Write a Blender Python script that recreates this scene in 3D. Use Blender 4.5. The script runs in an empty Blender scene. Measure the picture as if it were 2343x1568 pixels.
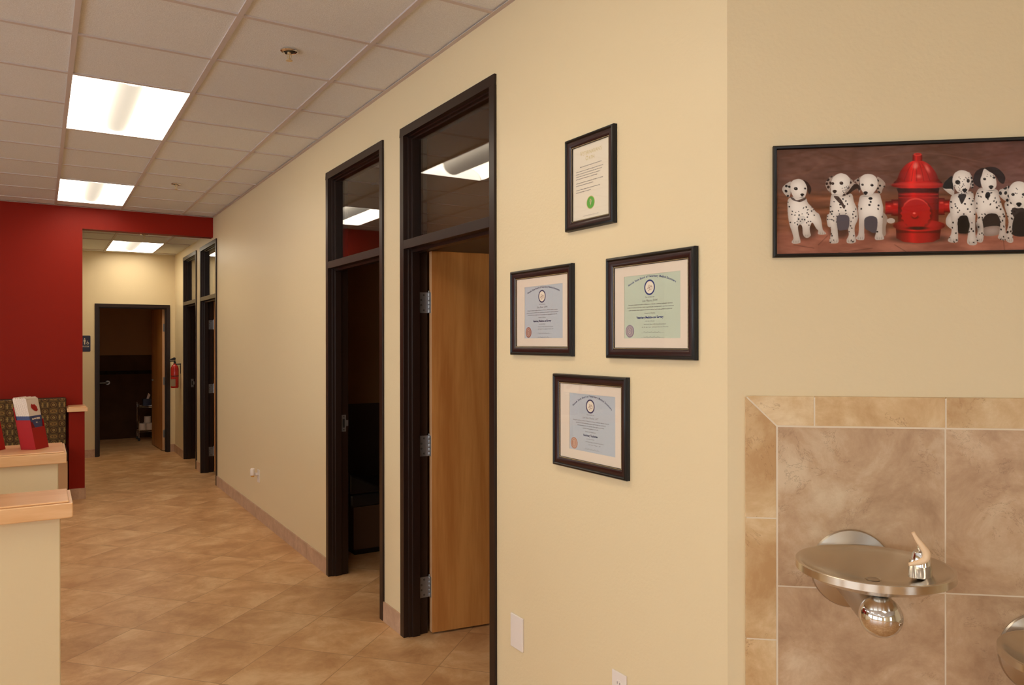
import bpy, bmesh, math, random
import numpy as np
from mathutils import Vector, Matrix
random.seed(7)
rng = np.random.default_rng(11)
S = bpy.context.scene
COL = S.collection
PI = math.pi

# ------------------------------------------------------------------ camera
FPX, YAW, PITCH, ROLL = 1737.91, 0.5559, -0.0007, -0.0012
CAM = Vector((-1.6931, 0.0, 1.6148))
f0 = Vector((math.sin(YAW), math.cos(YAW), 0)); r0 = Vector((math.cos(YAW), -math.sin(YAW), 0)); u0 = Vector((0, 0, 1))
f2 = f0*math.cos(PITCH)+u0*math.sin(PITCH); u2 = u0*math.cos(PITCH)-f0*math.sin(PITCH)
r3 = r0*math.cos(ROLL)+u2*math.sin(ROLL); u3 = u2*math.cos(ROLL)-r0*math.sin(ROLL)
cd = bpy.data.cameras.new('camera'); cam = bpy.data.objects.new('camera', cd); COL.objects.link(cam)
cd.sensor_width = 36.0; cd.sensor_fit = 'HORIZONTAL'; cd.lens = FPX/2343*36; cd.clip_start = 0.05; cd.clip_end = 100
cam.matrix_world = Matrix(((r3.x, u3.x, -f2.x, CAM.x), (r3.y, u3.y, -f2.y, CAM.y), (r3.z, u3.z, -f2.z, CAM.z), (0, 0, 0, 1)))
S.camera = cam

# ------------------------------------------------------------------ world, exposure
W = bpy.data.worlds.new('daylight'); S.world = W; W.use_nodes = True
bg = W.node_tree.nodes['Background']; bg.inputs[0].default_value = (0.80, 0.89, 0.97, 1); bg.inputs[1].default_value = 7.0
S.view_settings.view_transform = 'Standard'; S.view_settings.look = 'None'
S.view_settings.gamma = 1.0; S.view_settings.use_curve_mapping = False; S.view_settings.exposure = -0.40
LAMP = (1.0, 0.885, 0.70)          # fluorescent colour as the photograph records it
LAMP_REFLECTOR, LAMP_BASKET = 12.0, 1.0

# ------------------------------------------------------------------ measures of the place
T = 0.6096                         # ceiling grid
H = 3.048                          # main ceiling
HT = H+0.008                       # tops of the full-height walls, where the tiles lie
HH = 2.893                         # hallway ceiling
HB = 2.822                         # underside of the red header
RY = 9.2417                        # red wall
EY = 12.177                        # hallway end wall
G3 = -0.3349; GY0 = 3.464
PHI = 2.274; CY = 1.5415           # the angled wall leaves the long wall here
TH = math.atan2(math.cos(PHI), math.sin(PHI))
WDIR = Vector((math.sin(PHI), math.cos(PHI), 0)); NDIR = Vector((-math.cos(PHI), math.sin(PHI), 0))
ANGM = Matrix.Translation((0, CY, 0)) @ Matrix.Rotation(TH, 4, 'Z')      # local x along the angled wall, y into it

# ------------------------------------------------------------------ materials
def lin(c):
    return tuple(((v/255)/12.92 if v/255 <= 0.04045 else ((v/255+0.055)/1.055)**2.4) for v in c)
def newmat(name):
    m = bpy.data.materials.new(name); m.use_nodes = True
    nt = m.node_tree; return m, nt, nt.nodes['Principled BSDF']
def nd(nt, t, **kw):
    n = nt.nodes.new(t)
    for k, v in kw.items(): setattr(n, k, v)
    return n
def mat(name, rgb, rough=0.5, metal=0.0, spec=0.5, coat=0.0, bump=None, vary=None, coords='Object', stretch=None):
    """rgb in sRGB 0-255.  bump=(scale, strength, distance)  vary=(scale, rgb2)"""
    m, nt, p = newmat(name)
    p.inputs['Base Color'].default_value = (*lin(rgb), 1); p.inputs['Roughness'].default_value = rough
    p.inputs['Metallic'].default_value = metal; p.inputs['Specular IOR Level'].default_value = spec
    p.inputs['Coat Weight'].default_value = coat; p.inputs['Coat Roughness'].default_value = 0.1
    L = nt.links
    tc = nd(nt, 'ShaderNodeTexCoord'); mp = nd(nt, 'ShaderNodeMapping'); L.new(tc.outputs[coords], mp.inputs[0])
    if stretch: mp.inputs['Scale'].default_value = stretch
    if vary:
        n = nd(nt, 'ShaderNodeTexNoise'); n.inputs['Scale'].default_value = vary[0]; n.inputs['Detail'].default_value = 5
        L.new(mp.outputs[0], n.inputs['Vector'])
        cr = nd(nt, 'ShaderNodeValToRGB'); cr.color_ramp.elements[0].position = 0.35; cr.color_ramp.elements[1].position = 0.68
        cr.color_ramp.elements[0].color = (*lin(rgb), 1); cr.color_ramp.elements[1].color = (*lin(vary[1]), 1)
        L.new(n.outputs['Fac'], cr.inputs[0]); L.new(cr.outputs[0], p.inputs['Base Color'])
    if bump:
        n = nd(nt, 'ShaderNodeTexNoise'); n.inputs['Scale'].default_value = bump[0]; n.inputs['Detail'].default_value = 2
        L.new(mp.outputs[0], n.inputs['Vector'])
        b = nd(nt, 'ShaderNodeBump'); b.inputs['Strength'].default_value = bump[1]; b.inputs['Distance'].default_value = bump[2]
        L.new(n.outputs['Fac'], b.inputs['Height']); L.new(b.outputs[0], p.inputs['Normal'])
    return m
def emat(name, rgb, strength, base=(0.8, 0.8, 0.8)):
    m, nt, p = newmat(name)
    p.inputs['Base Color'].default_value = (*base, 1); p.inputs['Emission Color'].default_value = (*rgb, 1)
    p.inputs['Emission Strength'].default_value = strength; p.inputs['Roughness'].default_value = 0.6
    return m
def glassmat(name, ior=1.5, tint=(1, 1, 1)):
    m, nt, p = newmat(name); L = nt.links
    tr = nd(nt, 'ShaderNodeBsdfTransparent'); tr.inputs[0].default_value = (*tint, 1)
    gl = nd(nt, 'ShaderNodeBsdfGlossy'); gl.inputs['Roughness'].default_value = 0.0
    ge = nd(nt, 'ShaderNodeNewGeometry'); fr = nd(nt, 'ShaderNodeFresnel')
    mi = nd(nt, 'ShaderNodeMix', data_type='FLOAT'); mi.inputs[2].default_value = ior; mi.inputs[3].default_value = 1/ior      # same reflectance from either side of the pane
    L.new(ge.outputs['Backfacing'], mi.inputs[0]); L.new(mi.outputs[0], fr.inputs[0])
    mx = nd(nt, 'ShaderNodeMixShader'); L.new(fr.outputs[0], mx.inputs[0]); L.new(tr.outputs[0], mx.inputs[1]); L.new(gl.outputs[0], mx.inputs[2])
    L.new(mx.outputs[0], nt.nodes['Material Output'].inputs[0]); return m
def woodmat(name, c1, c2, rough=0.35, stretch=(1, 1, 1), scale=6.0, coat=0.2):
    m, nt, p = newmat(name); L = nt.links
    tc = nd(nt, 'ShaderNodeTexCoord'); mp = nd(nt, 'ShaderNodeMapping'); mp.inputs['Scale'].default_value = stretch
    L.new(tc.outputs['Object'], mp.inputs[0])
    n = nd(nt, 'ShaderNodeTexNoise'); n.inputs['Scale'].default_value = scale; n.inputs['Detail'].default_value = 8; n.inputs['Distortion'].default_value = 0.6
    L.new(mp.outputs[0], n.inputs['Vector'])
    n2 = nd(nt, 'ShaderNodeTexNoise'); n2.inputs['Scale'].default_value = scale*7; n2.inputs['Detail'].default_value = 4
    L.new(mp.outputs[0], n2.inputs['Vector'])
    ad = nd(nt, 'ShaderNodeMath', operation='MULTIPLY_ADD'); ad.inputs[1].default_value = 0.35; L.new(n2.outputs['Fac'], ad.inputs[0]); L.new(n.outputs['Fac'], ad.inputs[2])
    cr = nd(nt, 'ShaderNodeValToRGB'); cr.color_ramp.elements[0].position = 0.48; cr.color_ramp.elements[1].position = 0.86
    cr.color_ramp.elements[0].color = (*lin(c1), 1); cr.color_ramp.elements[1].color = (*lin(c2), 1)
    L.new(ad.outputs[0], cr.inputs[0]); L.new(cr.outputs[0], p.inputs['Base Color'])
    p.inputs['Roughness'].default_value = rough; p.inputs['Coat Weight'].default_value = coat; p.inputs['Coat Roughness'].default_value = 0.25
    return m
def vcolmat(name, rough=0.6, spec=0.3):
    m, nt, p = newmat(name)
    a = nd(nt, 'ShaderNodeVertexColor'); a.layer_name = 'Col'; nt.links.new(a.outputs[0], p.inputs['Base Color'])
    p.inputs['Roughness'].default_value = rough; p.inputs['Specular IOR Level'].default_value = spec
    return m

def stonemat(name, dark, mid, light, vein, rough=0.35, scale=4.0, per_tile=False, grid=None, grout=(170, 140, 105), veins=1.0, contrast=(0.36, 0.52, 0.66)):
    """clouded stone-look ceramic.  grid=(pitch, angle, off_u, off_v, grout width) lays square tiles with grout."""
    m, nt, p = newmat(name); L = nt.links
    tc = nd(nt, 'ShaderNodeTexCoord'); vec = tc.outputs['Object']
    def M(op, a, b=None, c=None):
        n = nd(nt, 'ShaderNodeMath', operation=op)
        for i, v in enumerate((a, b, c)):
            if v is None: continue
            if isinstance(v, (int, float)): n.inputs[i].default_value = v
            else: L.new(v, n.inputs[i])
        return n.outputs[0]
    gmask = None; off = None
    if grid:
        pitch, ang, ou, ov, gw = grid
        sp = nd(nt, 'ShaderNodeSeparateXYZ'); L.new(vec, sp.inputs[0])
        ca, sa = math.cos(ang), math.sin(ang)
        nu = M('SUBTRACT', M('ADD', M('MULTIPLY', sp.outputs[0], -sa), M('MULTIPLY', sp.outputs[1], ca)), ou)
        nv = M('SUBTRACT', M('ADD', M('MULTIPLY', sp.outputs[0], ca), M('MULTIPLY', sp.outputs[1], sa)), ov)
        du = M('DIVIDE', nu, pitch); dv = M('DIVIDE', nv, pitch)
        eu = M('ABSOLUTE', M('SUBTRACT', M('FRACT', M('ADD', du, 0.5)), 0.5)); ev = M('ABSOLUTE', M('SUBTRACT', M('FRACT', M('ADD', dv, 0.5)), 0.5))
        gmask = M('LESS_THAN', M('MINIMUM', eu, ev), gw/2/pitch)
        cb = nd(nt, 'ShaderNodeCombineXYZ'); L.new(M('FLOOR', du), cb.inputs[0]); L.new(M('FLOOR', dv), cb.inputs[1])
        wn = nd(nt, 'ShaderNodeTexWhiteNoise'); L.new(cb.outputs[0], wn.inputs[0]); off = wn.outputs['Color']; tone = wn.outputs['Value']
    elif per_tile:
        a = nd(nt, 'ShaderNodeAttribute'); a.attribute_name = 'tile'
        wn = nd(nt, 'ShaderNodeTexWhiteNoise', noise_dimensions='1D'); L.new(a.outputs['Fac'], wn.inputs['W']); off = wn.outputs['Color']; tone = wn.outputs['Value']
    if off is not None:
        vm = nd(nt, 'ShaderNodeVectorMath', operation='MULTIPLY_ADD'); L.new(off, vm.inputs[0]); vm.inputs[1].default_value = (30, 30, 30); L.new(vec, vm.inputs[2]); vec = vm.outputs[0]
    n = nd(nt, 'ShaderNodeTexNoise'); n.inputs['Scale'].default_value = scale; n.inputs['Detail'].default_value = 12; n.inputs['Roughness'].default_value = 0.68; n.inputs['Distortion'].default_value = 0.35
    L.new(vec, n.inputs['Vector'])
    cr = nd(nt, 'ShaderNodeValToRGB'); e = cr.color_ramp.elements
    e[0].position = contrast[0]; e[0].color = (*lin(dark), 1); e[1].position = contrast[2]; e[1].color = (*lin(light), 1)
    k = e.new(contrast[1]); k.color = (*lin(mid), 1); L.new(n.outputs['Fac'], cr.inputs[0])
    # dark crackled veins
    v = nd(nt, 'ShaderNodeTexNoise'); v.inputs['Scale'].default_value = scale*1.1; v.inputs['Detail'].default_value = 9; v.inputs['Distortion'].default_value = 1.6; v.inputs['Roughness'].default_value = 0.7
    vo = nd(nt, 'ShaderNodeVectorMath', operation='ADD'); vo.inputs[1].default_value = (7.3, 1.7, 4.1); L.new(vec, vo.inputs[0]); L.new(vo.outputs[0], v.inputs['Vector'])
    band = M('LESS_THAN', M('ABSOLUTE', M('SUBTRACT', v.outputs['Fac'], 0.5)), 0.0045)
    g = nd(nt, 'ShaderNodeTexNoise'); g.inputs['Scale'].default_value = scale*1.4; L.new(vec, g.inputs['Vector'])
    gate = M('GREATER_THAN', g.outputs['Fac'], 0.585)
    vm_ = M('MULTIPLY', M('MULTIPLY', band, gate), 0.5*veins)
    mx = nd(nt, 'ShaderNodeMix', data_type='RGBA'); L.new(vm_, mx.inputs[0]); L.new(cr.outputs[0], mx.inputs[6]); mx.inputs[7].default_value = (*lin(vein), 1)
    out = mx.outputs[2]
    if off is not None:
        hs = nd(nt, 'ShaderNodeHueSaturation'); L.new(out, hs.inputs['Color']); L.new(M('MULTIPLY_ADD', tone, 0.06, 0.97), hs.inputs['Value']); out = hs.outputs[0]
    if gmask is not None:
        mg = nd(nt, 'ShaderNodeMix', data_type='RGBA'); L.new(gmask, mg.inputs[0]); L.new(out, mg.inputs[6]); mg.inputs[7].default_value = (*lin(grout), 1); out = mg.outputs[2]
    L.new(out, p.inputs['Base Color']); p.inputs['Roughness'].default_value = rough; p.inputs['Specular IOR Level'].default_value = 0.4
    b = nd(nt, 'ShaderNodeBump'); b.inputs['Strength'].default_value = 0.15; b.inputs['Distance'].default_value = 0.002
    L.new(n.outputs['Fac'], b.inputs['Height']); L.new(b.outputs[0], p.inputs['Normal'])
    return m

M_WALL = mat('wall_paint', (226, 207, 168), 0.42, spec=0.35, bump=(85, 0.22, 0.003))
M_RED = mat('red_paint', (136, 26, 9), 0.5, spec=0.15, bump=(85, 0.2, 0.003))
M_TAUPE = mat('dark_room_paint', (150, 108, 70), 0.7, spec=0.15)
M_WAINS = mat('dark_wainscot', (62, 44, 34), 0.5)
M_CEIL = mat('ceiling_tile', (230, 231, 230), 0.9, spec=0.1, bump=(160, 0.5, 0.002), vary=(260, (214, 214, 212)))
M_TBAR = mat('ceiling_grid', (202, 190, 184), 0.6, spec=0.2)
M_FRAME = mat('bronze_door_frame', (38, 22, 16), 0.35, spec=0.35)
M_MAPLE = woodmat('maple_door', (172, 108, 50), (200, 138, 74), 0.4, (7, 7, 0.55), 1.6)
M_MAPLE_EDGE = mat('maple_edge', (214, 166, 122), 0.5)
M_CAP = woodmat('maple_cap', (222, 168, 112), (238, 192, 142), 0.28, (0.8, 7, 7), 2.0, coat=0.5)
M_STEEL = mat('brushed_steel', (190, 182, 170), 0.30, metal=1.0, bump=(400, 0.03, 0.0005))
def _brush(m):
    nt = m.node_tree; p = nt.nodes['Principled BSDF']; tg = nt.nodes.new('ShaderNodeTangent'); tg.direction_type = 'RADIAL'; tg.axis = 'Z'
    nt.links.new(tg.outputs[0], p.inputs['Tangent']); p.inputs['Anisotropic'].default_value = 0.85; p.inputs['Anisotropic Rotation'].default_value = 0.25; return m
M_BASIN = _brush(mat('circular_brushed_steel', (214, 206, 192), 0.26, metal=1.0))
M_CHROME = mat('chrome', (225, 225, 225), 0.04, metal=1.0)
M_HINGE = mat('satin_hinge_steel', (150, 152, 156), 0.36, metal=0.85)
M_DARKHOLE = mat('screw_recess', (30, 28, 27), 0.6)
M_GLASS = glassmat('transom_glass', 1.52)
M_PGLASS = glassmat('picture_glass', 1.36)
M_WHITE = mat('white_plastic', (232, 222, 214), 0.35)
M_SLOT = mat('outlet_slot', (60, 50, 45), 0.6)
M_MAHOG = mat('mahogany_moulding', (42, 12, 8), 0.35, coat=0.1)
M_BLACKM = mat('black_moulding', (18, 13, 11), 0.38, spec=0.35, coat=0.05)
M_GOLD = mat('gold_bead', (214, 190, 146), 0.35, metal=0.4)
M_MATB = mat('cream_mat_board', (228, 212, 192), 0.8)
M_PAPB = mat('blue_grey_paper', (192, 196, 200), 0.7, vary=(900, (178, 186, 192)))
M_PAPG = mat('pale_green_paper', (198, 206, 184), 0.7, vary=(900, (188, 198, 176)))
M_PAPW = mat('ivory_paper', (232, 220, 198), 0.7)
M_INK = mat('brown_ink', (112, 100, 100), 0.8)
M_INKB = mat('blue_ink', (48, 58, 116), 0.8)
M_INKD = mat('dark_blue_ink', (52, 50, 84), 0.8)
M_INKG = mat('gold_ink', (204, 184, 118), 0.7)
M_GREEN = mat('green_seal', (92, 170, 60), 0.6)
M_SEALR = mat('copper_foil_seal', (176, 112, 98), 0.4, metal=0.3)
M_SEALS = mat('silver_foil_seal', (160, 146, 160), 0.4, metal=0.3)
M_SEALO = mat('rose_gold_foil_seal', (206, 150, 124), 0.35, metal=0.3)
M_LIVORY = mat('ivory_plastic', (240, 205, 165), 0.4)
M_REDP = mat('red_acrylic', (160, 8, 5), 0.5, spec=0.2)
M_REDD = mat('dark_red_print', (120, 8, 10), 0.6, spec=0.2)
M_PAPER = mat('leaflet_paper', (226, 206, 190), 0.6)
M_NAVY = mat('navy_print', (38, 48, 96), 0.5)
M_RUBBER = mat('black_plastic', (22, 20, 20), 0.4)
M_EXTR = mat('extinguisher_red', (176, 14, 10), 0.25, coat=0.5)
M_LABEL = mat('extinguisher_label', (150, 130, 105), 0.6)
M_SIGN = mat('navy_sign_plastic', (22, 30, 62), 0.4)
M_SIGNW = mat('sign_white', (215, 200, 180), 0.6)
M_VINYL = mat('black_vinyl', (26, 22, 22), 0.4)
M_LAMPR = emat('lamp_reflector', LAMP, LAMP_REFLECTOR)  # glow of the unbuilt tubes is put into reflector, basket and end plates
M_LAMPB = emat('lamp_basket', LAMP, LAMP_BASKET, (0.22, 0.20, 0.18))
M_LAMPE = emat('lamp_end_plate', LAMP, 5.0)
M_TILEF = stonemat('floor_tile', (182, 134, 88), (204, 158, 110), (222, 184, 138), (140, 96, 60), 0.42, 3.6, grid=(0.4605, math.radians(42.3), 2.526-5*0.4605, 1.823-5*0.4605, 0.004), grout=(160, 122, 82), veins=0.7)
M_TILEW = stonemat('wall_field_tile', (172, 138, 106), (196, 164, 130), (216, 192, 160), (116, 84, 60), 0.38, 5.0, per_tile=True, veins=0.9)
M_TILEB = stonemat('wall_border_tile', (192, 152, 104), (214, 182, 136), (232, 208, 168), (136, 88, 54), 0.38, 5.0, per_tile=True, veins=1.1)
M_GROUT = mat('grout', (226, 210, 186), 0.8)
M_BASE = stonemat('baseboard_tile', (176, 142, 116), (190, 156, 130), (206, 174, 146), (140, 100, 80), 0.4, 7.0, veins=0.5)
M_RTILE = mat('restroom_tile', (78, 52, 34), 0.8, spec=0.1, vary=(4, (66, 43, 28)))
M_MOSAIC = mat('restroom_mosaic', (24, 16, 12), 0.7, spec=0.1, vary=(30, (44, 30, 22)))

# ------------------------------------------------------------------ mesh builder
class MB:
    def __init__(s): s.v = []; s.f = []; s.m = []; s.attr = []
    def add(s, vs, fs, mi=0, a=0.0):
        o = len(s.v); s.v += [tuple(v) for v in vs]; s.f += [tuple(i+o for i in f) for f in fs]; s.m += [mi]*len(fs); s.attr += [a]*len(fs); return s
    def box(s, x0, x1, y0, y1, z0, z1, mi=0, a=0.0):
        vs = [(x, y, z) for x in (x0, x1) for y in (y0, y1) for z in (z0, z1)]
        return s.add(vs, [(0, 1, 3, 2), (4, 6, 7, 5), (0, 4, 5, 1), (2, 3, 7, 6), (0, 2, 6, 4), (1, 5, 7, 3)], mi, a)
    def prism(s, poly, lo, hi, axis='z', mi=0, a=0.0):
        def P(p, h):
            return {'z': (p[0], p[1], h), 'y': (p[0], h, p[1]), 'x': (h, p[0], p[1])}[axis]
        n = len(poly); vs = [P(p, lo) for p in poly]+[P(p, hi) for p in poly]
        fs = [tuple(range(n))[::-1], tuple(range(n, 2*n))]+[(i, (i+1) % n, (i+1) % n+n, i+n) for i in range(n)]
        return s.add(vs, fs, mi, a)
    def lathe(s, prof, c=(0, 0, 0), axis='z', seg=48, mi=0, closed=False):
        """prof: (radius, height) list; axis direction"""
        vs = []
        for r, h in prof:
            for k in range(seg):
                t = 2*PI*k/seg; x, y = r*math.cos(t), r*math.sin(t)
                p = {'z': (x, y, h), 'y': (x, h, y), 'x': (h, x, y)}[axis]
                vs.append((p[0]+c[0], p[1]+c[1], p[2]+c[2]))
        fs = []
        n = len(prof)
        for i in range(n-1):
            for k in range(seg):
                k2 = (k+1) % seg; fs.append((i*seg+k, i*seg+k2, (i+1)*seg+k2, (i+1)*seg+k))
        if prof[0][0] > 1e-6: fs.append(tuple(range(seg))[::-1])
        if prof[-1][0] > 1e-6: fs.append(tuple((n-1)*seg+k for k in range(seg)))
        return s.add(vs, fs, mi)
    def tube(s, pts, rad, seg=12, mi=0, flat=1.0):
        pts = [Vector(p) for p in pts]; n = len(pts)
        rad = rad if hasattr(rad, '__len__') else [rad]*n
        vs = []; up = None
        for i, p in enumerate(pts):
            t = (pts[min(i+1, n-1)]-pts[max(i-1, 0)]).normalized()
            if up is None:
                up = Vector((0, 0, 1)) if abs(t.z) < 0.9 else Vector((0, 1, 0))
            a = t.cross(up).normalized(); b = a.cross(t).normalized(); up = b
            for k in range(seg):
                th = 2*PI*k/seg; vs.append(p+a*math.cos(th)*rad[i]+b*math.sin(th)*rad[i]*flat)
        fs = [(i*seg+k, i*seg+(k+1) % seg, (i+1)*seg+(k+1) % seg, (i+1)*seg+k) for i in range(n-1) for k in range(seg)]
        fs += [tuple(range(seg))[::-1], tuple((n-1)*seg+k for k in range(seg))]
        return s.add(vs, fs, mi)
    def sphere(s, c, r, seg=24, rings=14, mi=0, sc=(1, 1, 1)):
        vs = []; fs = []
        for i in range(rings+1):
            ph = PI*i/rings
            for k in range(seg):
                t = 2*PI*k/seg; vs.append((c[0]+r*sc[0]*math.sin(ph)*math.cos(t), c[1]+r*sc[1]*math.sin(ph)*math.sin(t), c[2]+r*sc[2]*math.cos(ph)))
        for i in range(rings):
            for k in range(seg):
                k2 = (k+1) % seg; fs.append((i*seg+k, (i+1)*seg+k, (i+1)*seg+k2, i*seg+k2))
        return s.add(vs, fs, mi)
    def rings(s, rect, prof, mi=None):
        """picture moulding: rect=(w,h) outer, prof=[(inset, out, mat)] mitred round the rectangle, out = towards -y"""
        w, h = rect; vs = []
        for d, o, _ in prof:
            for sx, sz in ((-1, -1), (1, -1), (1, 1), (-1, 1)): vs.append((sx*(w/2-d), -o, sz*(h/2-d)))
        o0 = len(s.v); s.v += vs
        for i in range(len(prof)-1):
            for k in range(4):
                k2 = (k+1) % 4; s.f.append((o0+i*4+k, o0+i*4+k2, o0+(i+1)*4+k2, o0+(i+1)*4+k)); s.m.append(prof[i][2]); s.attr.append(0.0)
        return s
    def build(s, name, mats, parent=None, smooth=False, bevel=0.0, seg=2, label=None):
        me = bpy.data.meshes.new(name); me.from_pydata(s.v, [], s.f)
        mats = mats if isinstance(mats, (list, tuple)) else [mats]
        for m in mats: me.materials.append(m)
        me.polygons.foreach_set('material_index', s.m)
        if any(s.attr):
            at = me.attributes.new('tile', 'FLOAT', 'FACE'); at.data.foreach_set('value', s.attr)
        bm = bmesh.new(); bm.from_mesh(me)
        bmesh.ops.remove_doubles(bm, verts=bm.verts, dist=1e-6)
        bmesh.ops.recalc_face_normals(bm, faces=bm.faces); bm.to_mesh(me); bm.free()
        o = bpy.data.objects.new(name, me); COL.objects.link(o)
        if parent: o.parent = parent
        if smooth:
            for p in me.polygons: p.use_smooth = True
            me.set_sharp_from_angle(angle=math.radians(35))
        if bevel:
            b = o.modifiers.new('bevel', 'BEVEL'); b.width = bevel; b.segments = seg; b.limit_method = 'ANGLE'; b.angle_limit = math.radians(40); b.harden_normals = False
        if label: o['label'] = label
        return o
def tag(o, label, cat, group=None, kind=None):
    o['label'] = label; o['category'] = cat
    if group: o['group'] = group
    if kind: o['kind'] = kind
    return o
def thing(name, label, cat, M=None, group=None, kind=None):
    o = bpy.data.objects.new(name, None); COL.objects.link(o); o.empty_display_size = 0.05
    if M is not None: o.matrix_world = M
    return tag(o, label, cat, group, kind)
def struct(o, label=None, cat=None):
    o['kind'] = 'structure'
    if label: o['label'] = label
    if cat: o['category'] = cat
    return o
def smooth_poly(pts, n=8):
    out = []; N = len(pts)
    for i in range(N):
        p0, p1, p2, p3 = (np.array(pts[(i+k-1) % N], float) for k in range(4))
        for j in range(n):
            t = j/n; out.append(0.5*((2*p1)+(-p0+p2)*t+(2*p0-5*p1+4*p2-p3)*t*t+(-p0+3*p1-3*p2+p3)*t**3))
    return np.array(out)
TXT = {}
def text_geo(s, size, shear=0.0, offset=0.0, align='CENTER', spacing=1.0, sx=1.0):
    """flat lettering as vertices in local x/z, facing -y"""
    key = (s, size, shear, offset, align, spacing, sx)
    if key in TXT: return TXT[key]
    c = bpy.data.curves.new('lettering', 'FONT'); c.body = s; c.size = size; c.shear = shear; c.offset = offset
    c.align_x = align; c.space_character = spacing; c.resolution_u = 2; c.fill_mode = 'FRONT'
    o = bpy.data.objects.new('lettering', c); COL.objects.link(o)
    dg = bpy.context.evaluated_depsgraph_get(); me = bpy.data.meshes.new_from_object(o.evaluated_get(dg))
    vs = [(v.co.x*sx, v.co.y) for v in me.vertices]; fs = [tuple(p.vertices) for p in me.polygons]
    bpy.data.objects.remove(o); bpy.data.curves.remove(c); bpy.data.meshes.remove(me)
    TXT[key] = (vs, fs); return vs, fs
def put_text(mb, s, x, z, size, y=-0.0, mi=0, rot=0.0, **kw):
    vs, fs = text_geo(s, size, **kw); c, q = math.cos(rot), math.sin(rot)
    mb.add([(x+a*c-b*q, y, z+a*q+b*c) for a, b in vs], fs, mi)
def put_disc(mb, x, z, rx, rz, y, mi=0, n=40, hole=0.0, th=0.0004):
    po = [(x+rx*math.cos(2*PI*k/n), z+rz*math.sin(2*PI*k/n)) for k in range(n)]
    if hole:
        pi_ = [(x+(p[0]-x)*hole, z+(p[1]-z)*hole) for p in po]
        vs = [(a, y, b) for a, b in po]+[(a, y, b) for a, b in pi_]
        mb.add(vs, [(k, (k+1) % n, (k+1) % n+n, k+n) for k in range(n)], mi)
    else:
        mb.prism(po, y, y+th, 'y', mi)

# ================================================================== THE SETTING
XL, XE, YB = -7.0, 3.4, -5.5
MB().add([(XL, YB, 0), (XE, YB, 0), (XE, 14.6, 0), (XL, 14.6, 0), (XL, YB, -0.1), (XE, YB, -0.1), (XE, 14.6, -0.1), (XL, 14.6, -0.1)],
         [(0, 1, 2, 3), (7, 6, 5, 4), (0, 4, 5, 1), (1, 5, 6, 2), (2, 6, 7, 3), (3, 7, 4, 0)]).build('floor', M_TILEF)
struct(bpy.data.objects['floor'])

WT = 0.12
MIT = WT*0.763/1.647               # mitre of the corner
END = 3.2                          # length of the angled wall
AE = Vector((0, CY, 0))+WDIR*END
# door units in the long wall: (centre y, clear height, transom)
DY = {'a': (2.851, 3.875), 'b': (4.128, 5.152), 'c': (9.015, 10.040), 'd': (10.318, 11.343)}
ZT, ZC = 2.786, 2.1205
w = MB()
ys = [CY]
for k in 'abcd': ys += [DY[k][0]+0.02, DY[k][1]-0.02]
ys += [EY+0.13]
w.prism([(0, CY), (WT, CY+MIT), (WT, ys[1]), (0, ys[1])], 0, HT, 'z')
for i in range(2, len(ys), 2): w.box(0, WT, ys[i], ys[i+1], 0, HT)
for k in 'abcd': w.box(0, WT, DY[k][0]+0.02, DY[k][1]-0.02, ZT-0.02, HT)
struct(w.build('wall_right', M_WALL))
a1 = Vector((0, CY, 0)); b1 = Vector((WT, CY+MIT, 0)); b2 = AE+NDIR*WT
w = MB(); w.prism([(a1.x, a1.y), (AE.x, AE.y), (b2.x, b2.y), (b1.x, b1.y)], 0, HT, 'z'); struct(w.build('wall_angled', M_WALL))
w = MB(); w.box(AE.x, AE.x+0.13, YB, AE.y, 0, HT); struct(w.build('wall_east', M_WALL))
w = MB(); w.box(XL, -1.311, RY, RY+0.14, 0, HT); w.box(-1.311, 0, RY, RY+0.14, HB, HT); struct(w.build('wall_red', M_RED))
lwins = [(-4.5, -1.5), (-0.9, 2.1), (2.7, 5.7)]  # unseen windows, added to bring more daylight onto ceiling and long wall
w = MB(); ly = [YB]+[v for a in lwins for v in a]+[RY+0.14]
for i in range(0, len(ly), 2): w.box(XL-0.1, XL, ly[i], ly[i+1], 0, HT)
for a, b in lwins: w.box(XL-0.1, XL, a, b, 2.5, HT); w.box(XL-0.1, XL, a, b, 0, 0.4)
struct(w.build('wall_left', M_WALL))
for i, (a, b) in enumerate(lwins):
    fr = MB()
    for y in (a, (a+b)/2-0.025, b-0.05): fr.box(XL-0.08, XL-0.03, y, y+0.05, 0.4, 2.5)
    for z in (0.4, 2.45): fr.box(XL-0.07, XL-0.04, a, b, z, z+0.05)
    struct(fr.build('window_%d' % (i+3), M_FRAME))
w = MB(); w.box(-1.58, -1.45, RY+0.14, EY, 0, HH+0.008); struct(w.build('wall_hall_left', M_WALL))
EX0, EX1, EZ = -1.040, -0.066, 2.165
w = MB(); w.box(-1.58, EX0+0.02, EY, EY+0.13, 0, HH+0.008); w.box(EX1-0.02, 0, EY, EY+0.13, 0, HH+0.008); w.box(EX0+0.02, EX1-0.02, EY, EY+0.13, EZ-0.02, HH+0.008)
struct(w.build('wall_hall_end', M_WALL))
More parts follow.
